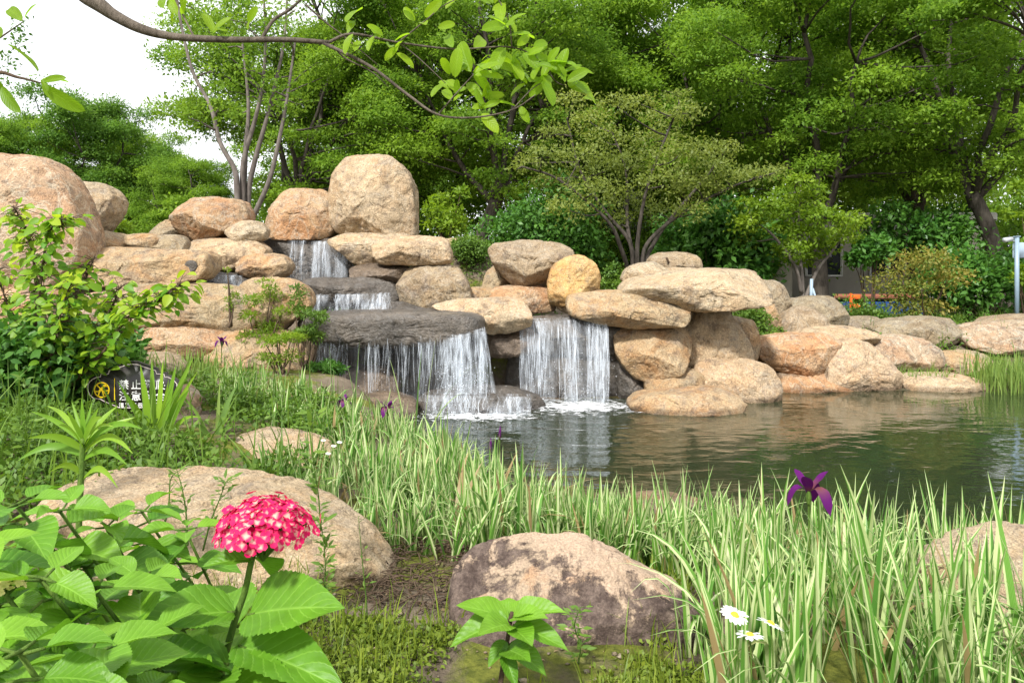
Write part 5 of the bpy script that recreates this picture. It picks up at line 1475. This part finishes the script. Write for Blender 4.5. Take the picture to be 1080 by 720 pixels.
def iris_bud(label, px, py, D, foot_dy):
    c, f = W(px, py, D), W(px - 2, py + foot_dy, D)
    root = thing('iris_bud', label, 'iris', tuple(f), 'closed iris buds')
    g = Geo(); tube(g, spline([f, (f + c) / 2 + [.005, 0, 0], c], 5), .0042, 6); part('stem', g, BARK['green'], root)
    g = Geo(); tube(g, [c - [0, 0, .01], c + [0, 0, .02], c + [.003, 0, .05], c + [.004, 0, .09]], [.006, .011, .009, .002], 8); part('bud', g, PETAL['purple'], root)
iris_bud('dark closed iris bud before the low wet boulder', 527, 462, 5.4, 60)
iris_bud('shorter dark iris bud next to the water', 517, 475, 5.2, 55)

def daisy(label, px, py, D, rad, tilt, foot_dy, seed, group='white daisies'):
    r = np.random.default_rng(seed)
    c, f = W(px, py, D), W(px + r.uniform(-6, 6), py + foot_dy, D)
    root = thing('daisy', label, 'daisy', tuple(f), group)
    g = Geo(); tube(g, spline([f, (f + c) / 2 + [.01, 0, 0], c], 5), .0024, 6); part('stem', g, BARK['green'], root)
    nn = np.array(tilt, float); nn /= np.linalg.norm(nn)
    e1 = np.cross(nn, [0.1, 1, 0]); e1 /= np.linalg.norm(e1); e2 = np.cross(nn, e1)
    m = 17
    a = np.arange(m) / m * 6.283
    ax = np.cos(a)[:, None] * e1 + np.sin(a)[:, None] * e2 + r.normal(size=(m, 3)) * .05
    tp = leaf_tpl(0.34, 5, 0.08, 0.06, 0.5, 0.25)
    g = Geo(); scatter(g, tp, c + ax * rad * .2, ax, np.repeat(nn[None], m, 0) + r.normal(size=(m, 3)) * .08, rad * .82 * r.uniform(.9, 1.1, m), np.full(m, .5))
    part('petals', g, PETAL['white'], root)
    g = Geo(); tube(g, [c - nn * .004, c, c + nn * rad * .12, c + nn * rad * .18], [rad * .26, rad * .3, rad * .22, rad * .05], 14); part('flower_centre', g, YOLK, root)
daisy('white daisy showing its yellow centre, topmost of three over the blades', 775, 648, 2.15, .042, (.25, -.25, 1), 110, 1)
daisy('white daisy tipped edgeways, on the far side of the three', 813, 657, 2.2, .042, (.45, .15, 1), 100, 2)
daisy('white daisy lowest of the three seen from below its edge', 791, 669, 2.1, .040, (.05, .12, 1), 90, 3)
for i, (px, py, l) in enumerate([(341, 464, 'tiny white flower above the low pale boulder'), (352, 470, 'tiny white flower next to the striped blades'), (346, 478, 'lowest tiny white flower of the cluster'), (358, 466, 'tiny white flower nearest the pond in its cluster')]):
    daisy(l, px, py, 4.5, .017, (.1, -.2, 1), 45, 20 + i, 'tiny white flowers by the pale boulder')

# ------------------------------------------------------------------ thin weeds before the stones
def weed(label, pts, D, n, size, seed, leaf='weed'):
    r = np.random.default_rng(seed)
    P = spline([W(x, y, D) for x, y in pts], 8)
    root = thing('weed', label, 'weed', tuple(P[0]))
    g = Geo(); tube(g, P, np.linspace(.0035, .0012, len(P)), 5)
    i = r.integers(2, len(P), n)
    ax = rdir(n, r) * [1, 1, .4] + [0, 0, .35]
    q = P[i] + ax * r.uniform(.0, .035, n)[:, None]
    for a, b in zip(P[i], q): tube(g, [a, b], [.0012, .0008], 4, cap=False)
    part('stem', g, BARK['green'], root)
    g = Geo(); scatter(g, leaf_tpl(.35, 3, .1, .1), q, ax, np.array([0, -.3, .9]) + r.normal(size=(n, 3)) * .3, size * r.uniform(.6, 1.3, n), r.uniform(.2, .9, n))
    part('foliage', g, LEAF[leaf], root)
weed('tall thin dark weed between the low pale boulder and the biggest one', [(338,560),(336,525),(331,490),(329,455),(330,430)], 3.0, 60, .05, 1)
weed('short weed stem in front of the pale dome near its top', [(172,560),(178,530),(180,505),(190,495)], 2.5, 26, .03, 2)
weed('slender weed with small side leaves crossing the pale dome', [(198,575),(196,540),(192,515),(186,494)], 2.45, 30, .03, 3)
weed('branching weed just above the pink flower head', [(214,580),(222,550),(232,525),(238,508)], 2.4, 36, .03, 4)
weed('leafy weed beside the pink flower on the shaded flank', [(341,640),(343,600),(341,570),(338,548)], 2.9, 90, .04, 5)
weed('single bare weed stalk before the dry stalks', [(388,665),(386,630),(382,590),(378,545)], 2.8, 14, .025, 6)
weed('weed tuft at the foot of the crusted boulder', [(610,700),(612,680),(606,660),(612,640)], 2.6, 50, .035, 7)
weed('tall weed growing among the ground cover by the sign', [(22,520),(26,480),(28,440),(26,400)], 4.0, 110, .06, 8)
weed('spindly weed growing behind the small pinkish boulder', [(216,470),(214,440),(218,410),(212,392)], 6.2, 80, .06, 9)

# ------------------------------------------------------------------ overhanging branches
ELL = leaf_tpl(0.44, 12, 0.16, 0.22, 0.62, 0.55, cols=2, wave=.01)
D = 2.5
root = thing('overhanging_branch', 'grey branch with fresh green leaves reaching across the top', 'branch', (-2.25, D + .1, 0.2))
g = Geo()
tube(g, spline([(-2.3, D + .1, .1), (-2.32, D + .1, 1.6), (-2.25, D + .1, 2.4), W(10, -50, D + .05), W(92, -3, D), W(120, 16, D), W(150, 31, D), W(185, 39, D), W(240, 42, D), W(300, 42, D), W(346, 45, D)], 6),
     np.interp(np.linspace(0, 1, 61), [0, .3, .5, .7, 1], [.045, .036, .020, .0125, .0075]), 10)
for pts, r0, r1 in [([(346,45,0),(372,36,0),(420,45,.03),(480,52,.05),(540,50,.06),(575,66,.07)], .008, .0025), ([(340,45,0),(390,70,-.02),(430,100,-.03),(462,121,-.04),(500,124,-.04),(540,116,-.04),(565,100,-.05)], .009, .0022),
                    ([(350,48,0),(365,62,.02),(392,76,.04),(410,92,.06)], .005, .002), ([(275,43,0),(288,22,.02),(306,10,.03),(322,-5,.03)], .009, .006), ([(322,5,.03),(345,25,.05),(362,38,.07),(400,70,.1)], .005, .002),
                    ([(205,40,0),(196,22,.02),(186,2,.03),(180,-15,.04)], .005, .003), ([(275,42,0),(262,30,0),(258,26,0)], .004, .002), ([(540,50,.06),(536,20,.05),(520,-10,.05)], .004, .002), ([(420,45,.03),(445,25,.04),(470,5,.05),(500,-8,.05)], .004, .002),
                    ([(575,66,.07),(585,85,.07),(600,92,.07)], .003, .002), ([(462,121,-.04),(480,100,-.03),(500,78,0)], .004, .002), ([(540,116,-.04),(560,95,0),(575,85,.04)], .003, .002), ([(420,45,.03),(440,60,.0),(470,88,-.02)], .0035, .0018)]:
    S = spline([W(x, y, D + d) for x, y, d in pts], 6)
    tube(g, S, np.linspace(r0, r1, len(S)) * .72, 8)
lg = Geo()
r = np.random.default_rng(81)
LV0 = [(480,82,482,54),(497,76,484,47),(499,76,534,60),(546,78,523,64),(563,84,570,62),(566,86,584,82),(546,84,545,66),(558,86,545,66),(587,78,569,54),(589,80,595,52),(596,74,624,72),(598,86,620,72),(604,88,632,104),(515,106,517,88),(518,108,541,107),(511,110,500,96),(474,94,463,83),(478,98,490,92),
      (366,24,376,6),(404,38,392,27),(416,44,428,34),(418,56,437,68),(420,50,405,62),(187,2,177,20),(192,4,183,-16),(224,34,216,12),(226,34,240,16),(262,24,268,10),(438,22,425,8),(448,18,462,2),(470,10,482,-6),(536,26,552,10),(536,30,520,14),(538,38,556,32),(520,4,508,-10),(545,48,560,36),(500,52,512,38),(478,50,470,36),
      (530,50,522,68),(556,58,574,48),(552,56,568,70),(576,66,596,62),(578,66,588,50),(600,92,622,92),(600,92,610,76),(508,120,522,134),(548,112,556,126),(470,88,456,96),(462,30,478,24),(395,38,386,50),(372,36,362,52),(575,84,560,100),(572,86,584,104),(500,76,512,90)]
LV = list(LV0)
for q in range(70):                                          # more leaves round the same shoots
    bx, by, tx, ty = LV0[r.integers(len(LV0))]
    a = math.atan2(ty - by, tx - bx) + r.normal() * .9; L = math.hypot(tx - bx, ty - by) * r.uniform(.45, .9)
    ox, oy = r.normal() * 9, r.normal() * 6
    LV.append((bx + ox, by + oy, bx + ox + math.cos(a) * L, by + oy + math.sin(a) * L))
for bx, by, tx, ty in LV:
    dd = r.uniform(-.05, .08)
    a, b = W(bx, by, D + dd), W(tx, ty, D + dd + r.uniform(-.06, .06))
    L = np.linalg.norm(b - a)
    scatter(lg, ELL, a[None], (b - a)[None], (np.array([0, -.75, .5]) + r.normal(size=3) * .35)[None], np.array([L * r.uniform(1.0, 1.2)]), np.array([r.uniform(.2, .9)]))
part('bough', g, BARK['branch'], root); part('foliage', lg, LEAF['branch'], root)

D = 2.3
root = thing('leafy_twig', 'leafy twig with small seed clusters poking in at the top corner', 'branch', tuple(W(-120, 300, D)))
g, lg = Geo(), Geo()
tube(g, spline([W(-150, 400, D), W(-120, 200, D), W(-60, 110, D), W(-10, 78, D), W(20, 82, D), W(44, 88, D)], 6), np.linspace(.014, .002, 31), 7)
tube(g, spline([W(-60, 110, D), W(-30, 60, D + .1), W(0, 40, D + .12), W(26, 22, D + .15)], 6), np.linspace(.006, .0015, 19), 6)
for bx, by, tx, ty in [(40,76,16,42),(46,86,66,80),(44,90,84,118),(40,80,30,78),(44,84,50,94),(2,92,14,116),(-6,80,4,100),(0,40,-12,20),(24,22,4,4),(26,20,34,2),(44,84,72,82),(-10,88,-2,112)]:
    a, b = W(bx, by, D), W(tx, ty, D + r.uniform(-.05, .05))
    scatter(lg, ELL, a[None], (b - a)[None], (np.array([0, -.75, .5]) + r.normal(size=3) * .4)[None], np.array([[np.linalg.norm(b - a) * .8, np.linalg.norm(b - a), np.linalg.norm(b - a)]]), np.array([r.uniform(.1, .6)]))
part('bough', g, BARK['twig'], root); part('foliage', lg, LEAF['branch'], root)
g = Geo()
O = np.array([[1, 0, 0], [-1, 0, 0], [0, 1, 0], [0, -1, 0], [0, 0, 1], [0, 0, -1]], float); OF = np.array([[0, 2, 4], [2, 1, 4], [1, 3, 4], [3, 0, 4], [2, 0, 5], [1, 2, 5], [3, 1, 5], [0, 3, 5]])
for i in range(110):
    t = r.uniform(); p = W(4 + 24 * t + r.normal() * 7, 82 - 62 * t + r.normal() * 8, D + .12 + r.normal() * .03)
    scatter(g, TINY, p[None], rdir(1, r), rdir(1, r), np.array([.018]), np.array([.2]))
    if i % 5 == 0: tube(g, [W(4 + 24 * t, 82 - 62 * t, D + .12), p], .0009, 4)
part('seed_clusters', g, LEAF['deep'], root)

# ------------------------------------------------------------------ sign
D = 5.5
sc = D / F
cx, cyp = 140.8, 408.0
root = thing('warning_sign', 'black scalloped warning sign with yellow emblem and white characters', 'sign', tuple(W(cx, 445, D)))
BLACK = flat_mat('sign_black', (0.028, 0.024, 0.022), 0.35, 0.5, var=0.2, sc=8)
WHITE = flat_mat('sign_white', (0.78, 0.77, 0.76), 0.5, var=0.05)
PINKW = flat_mat('sign_line', (0.60, 0.50, 0.50), 0.5, var=0.05)
GOLD = flat_mat('sign_yellow', (0.72, 0.50, 0.01), 0.5, var=0.08)
half = [(-50,-4),(-46,-9),(-40,-12),(-36,-12.5),(-35.5,-15.5),(-27,-16),(-26,-20),(-18,-22.5),(-11,-25),(-6,-27),(0,-27.6)]
low = [(-50,4),(-48,9),(-44,13),(-36,14),(-31,17),(-22,21),(-15,24),(0,24.6)]
outl = half + [(-x, y) for x, y in half[::-1][1:]] + [(-x, y) for x, y in low] + low[::-1][1:]
outl = np.array(outl[: len(half) * 2 - 1] + [(-x, y) for x, y in low] + low[::-1][1:])
def sign_pt(x, y, d): return np.array([(cx + x - 540) * sc, D + d, H - (cyp + y - HY) * sc])
n = len(outl)
g = Geo()
fr = np.array([sign_pt(x, y, -.012) for x, y in outl]); bk = np.array([sign_pt(x, y, .012) for x, y in outl])
cf, cb = sign_pt(0, 0, -.012), sign_pt(0, 0, .012)
i = np.arange(n); j = (i + 1) % n
g.add(np.vstack([fr, bk, [cf], [cb]]), [np.stack([i, i + n, j + n, j], -1), np.stack([np.full(n, 2 * n), i, j], -1), np.stack([np.full(n, 2 * n + 1), j + n, i + n], -1)])
part('board', g, BLACK, root, smooth=False)
g = Geo()
inn = outl * [0.945, 0.90]; inn2 = outl * [0.925, 0.865]
A = np.array([sign_pt(x, y, -.0150) for x, y in inn]); B = np.array([sign_pt(x, y, -.0150) for x, y in inn2])
g.add(np.vstack([A, B]), np.stack([i, j, j + n, i + n], -1))
part('border_line', g, PINKW, root, smooth=False)
g = Geo()
ex, ey, er = -32.3, 2.7, 8.3
def ring(g, x, y, r0, r1, k=36):
    t = np.linspace(0, 2 * np.pi, k, endpoint=False)
    A = np.array([sign_pt(x + r0 * math.cos(a), y + r0 * math.sin(a), -.0155) for a in t]); B = np.array([sign_pt(x + r1 * math.cos(a), y + r1 * math.sin(a), -.0155) for a in t])
    i = np.arange(k); j = (i + 1) % k
    g.add(np.vstack([A, B]), np.stack([i, j, j + k, i + k], -1))
def bar(g, x0, y0, x1, y1, w, d=-.0160):
    dx, dy = x1 - x0, y1 - y0; L = math.hypot(dx, dy); nx_, ny_ = -dy / L * w / 2, dx / L * w / 2
    g.add(np.array([sign_pt(x0 + nx_, y0 + ny_, d), sign_pt(x1 + nx_, y1 + ny_, d), sign_pt(x1 - nx_, y1 - ny_, d), sign_pt(x0 - nx_, y0 - ny_, d)]), np.array([[0, 1, 2, 3]]))
ring(g, ex, ey, er, er - 1.3)
bar(g, ex - 5, ey - 5, ex + 5.5, ey + 5.5, 1.5, -.0160)
bar(g, ex - 7.5, ey + 1.6, ex - 1, ey + 1.6, 1.2, -.0165)
bar(g, ex + 1, ey + 1.2, ex + 7.5, ey + 0.5, 1.2, -.0170)
bar(g, ex + 3.4, ey - 5, ex - 2.5, ey + 1.5, 2.4, -.0175)
bar(g, ex - 2, ey + 1, ex - 3.5, ey + 6, 1.4, -.0180)
bar(g, ex + 0.5, ey - 1, ex + 2.5, ey + 7, 1.4, -.0185)
ring(g, ex + 4, ey - 4.6, 1.5, 0.0, 12)
part('emblem', g, GOLD, root, smooth=False)
g = Geo(); bar(g, -18.8, -9.5, -18.8, 13.5, .8); part('divider_line', g, GOLD, root, smooth=False)
def text(body, x, y, size, space):
    cu = bpy.data.curves.new('characters', 'FONT')
    cu.body = body; cu.size = size * sc * 1.12; cu.space_character = space; cu.align_x = 'LEFT'; cu.offset = 0.0011
    tmp = bpy.data.objects.new('characters', cu); scene.collection.objects.link(tmp)
    dg = bpy.context.evaluated_depsgraph_get()
    me = bpy.data.meshes.new_from_object(tmp.evaluated_get(dg))
    bpy.data.objects.remove(tmp); bpy.data.curves.remove(cu)
    me.name = 'characters'; me.materials.clear(); me.materials.append(WHITE)
    o = bpy.data.objects.new('characters', me); scene.collection.objects.link(o)
    o.parent = root
    p = sign_pt(x, y, -.0155) - np.array(root.location)
    o.location = tuple(p); o.rotation_euler = (math.radians(90), 0, 0)
text('禁止攀爬', -14.4, 1.2, 9.6, 1.38)
text('注意安全', -14.4, 13.0, 9.6, 1.38)
text('温馨提示', -14.4, 21.0, 5.0, 1.35)
g = Geo()
for dx in (-18, 18): tube(g, [sign_pt(dx, 15, .02), sign_pt(dx, 60, .02)], .012, 8)
part('posts', g, BLACK, root)

# ------------------------------------------------------------------ beyond the trees
WALL = flat_mat('beige_render', (0.50, 0.45, 0.38), 0.9, var=0.08, sc=3)
TRIM = flat_mat('pale_trim', (0.62, 0.60, 0.57), 0.8, var=0.05)
GLASSD = flat_mat('dark_window', (0.03, 0.035, 0.04), 0.08, 0.6, var=0.2, sc=2)
def building(label, x0, x1, y, h, nwin, floors, wall):
    zb = 0.8
    root = thing('building', label, 'building', ((x0 + x1) / 2, y, zb))
    g = Geo(); box(g, ((x0 + x1) / 2, y + 4, zb + h / 2), (x1 - x0, 8, h), 0.03); part('wall', g, wall, root, smooth=False)
    g = Geo(); box(g, ((x0 + x1) / 2, y + 4, zb + h + .15), (x1 - x0 + .7, 8.7, .3), 0.05); part('roof', g, TRIM, root, smooth=False)
    for f in range(floors):
        zc = zb + (f + .55) * h / floors
        g = Geo(); box(g, ((x0 + x1) / 2, y - .06, zb + (f + 1) * h / floors - .25), (x1 - x0 - .1, .12, .22), .02); part('string_course', g, TRIM, root, smooth=False)
        for i in range(nwin):
            xc = x0 + (i + .5) * (x1 - x0) / nwin
            g = Geo(); s = h / floors * .5
            for dx in (-.65, 0, .65): box(g, (xc + dx, y - .03, zc), (.07, .08, s), .01)
            for dz in (-s / 2, s / 2): box(g, (xc, y - .028, zc + dz), (1.36, .07, .07), .01)
            part('window', g, TRIM, root, smooth=False)
            w = [o for o in root.children if o.name.startswith('window')][-1]
            g = Geo(); box(g, (xc, y - .005, zc), (1.24, .02, s - .08)); part('pane', g, GLASSD, w, smooth=False, origin=np.array(root.location))
building('pale two-storey building half hidden behind the olive tree', 3.4, 9.4, 32.0, 6.2, 3, 2, TRIM)
building('low beige building behind the lime maple', 10.4, 17.5, 27.5, 2.9, 3, 1, WALL)
BLUE = flat_mat('blue_panel', (0.012, 0.045, 0.16), 0.5, var=0.25, sc=4)
ORANGE = flat_mat('orange_rail', (0.75, 0.13, 0.02), 0.5, var=0.1)
RUSTR = flat_mat('brick_red_rail', (0.28, 0.10, 0.06), 0.7, var=0.2)
D = 20.0
root = thing('barrier', 'blue site barrier with orange post and brick red rail under the bushes', 'barrier', tuple(W(930, 338, D)))
for a, b in ((886, 899), (912, 932), (933, 953), (954, 974)):
    g = Geo(); p, q = W(a, 318, D), W(b, 338, D); box(g, ((p[0] + q[0]) / 2, D, (p[2] + q[2]) / 2), (q[0] - p[0], .05, p[2] - q[2]), .01); part('panel', g, BLUE, root, smooth=False)
g = Geo(); p, q = W(880, 310, D), W(976, 315, D); box(g, ((p[0] + q[0]) / 2, D - .02, (p[2] + q[2]) / 2), (q[0] - p[0], .06, p[2] - q[2]), .01); part('rail', g, RUSTR, root, smooth=False)
g = Geo(); p, q = W(895.5, 309, D), W(897.5, 338, D); box(g, ((p[0] + q[0]) / 2, D - .06, (p[2] + q[2]) / 2), (q[0] - p[0], .06, p[2] - q[2]), .005)
for yy in (310.5, 320): p, q = W(898, yy, D), W(906, yy + 5, D); box(g, ((p[0] + q[0]) / 2, D - .06, (p[2] + q[2]) / 2), (q[0] - p[0], .05, p[2] - q[2]), .01)
part('post', g, ORANGE, root, smooth=False)
STEEL = flat_mat('pale_blue_steel', (0.22, 0.30, 0.37), 0.4, 0.5, var=0.06)
GREYP = flat_mat('grey_panel', (0.30, 0.38, 0.45), 0.5, var=0.06)
LENS = flat_mat('camera_white', (0.42, 0.44, 0.46), 0.4, var=0.05)
D = 15.0
root = thing('camera_pole', 'pale blue steel pole carrying a surveillance camera and a grey box', 'pole', tuple(W(1072.5, 342, D)))
g = Geo(); tube(g, [W(1072.5, 345, D), W(1072.5, 250, D)], .042, 14); box(g, W(1072.5, 249.5, D), (.10, .10, .02), .005); part('pole', g, STEEL, root)
g = Geo(); p = W(1077, 264, D); box(g, p + [.13, .09, 0], (.42, .12, .32), .015); part('control_box', g, GREYP, root, smooth=False)
g = Geo(); c = W(1064, 253, D); tube(g, [W(1071, 255, D), c], .012, 6); tube(g, [c + [.06, 0, .02], c + [-.10, -.05, -.005], c + [-.13, -.06, -.01]], [.045, .05, .052], 12); part('camera', g, LENS, root)
g = Geo(); tube(g, [W(1064, 258, D), W(1063, 261, D)], [.035, .02], 10); part('camera_dome', g, GLASSD, root)
g = Geo()
tube(g, [W(855, 330, 16.2), W(856, 294, 16.2)], .035, 8); tube(g, [W(866, 332, 16.2), W(857, 304, 16.2)], .025, 8)
o = solo('tree_stake', g, GREYP, tuple(W(856, 330, 16.2)), 'white stake with slanting brace propping the lime maple', 'stake')
g = Geo(); tube(g, [W(708, 283, 12.4), W(703, 272, 12.2)], .02, 7)
solo('wooden_prop', g, BARK['twig'], tuple(W(708, 283, 12.4)), 'short wooden prop leaning on the farther grey-green stone', 'stick')

for o in scene.objects:                                      # stones are things, droplets are past counting
    if o.get('category') in ('boulder',): o['kind'] = 'thing'
    if o.name.startswith(('droplets', 'seed_clusters')): o['kind'] = 'stuff'
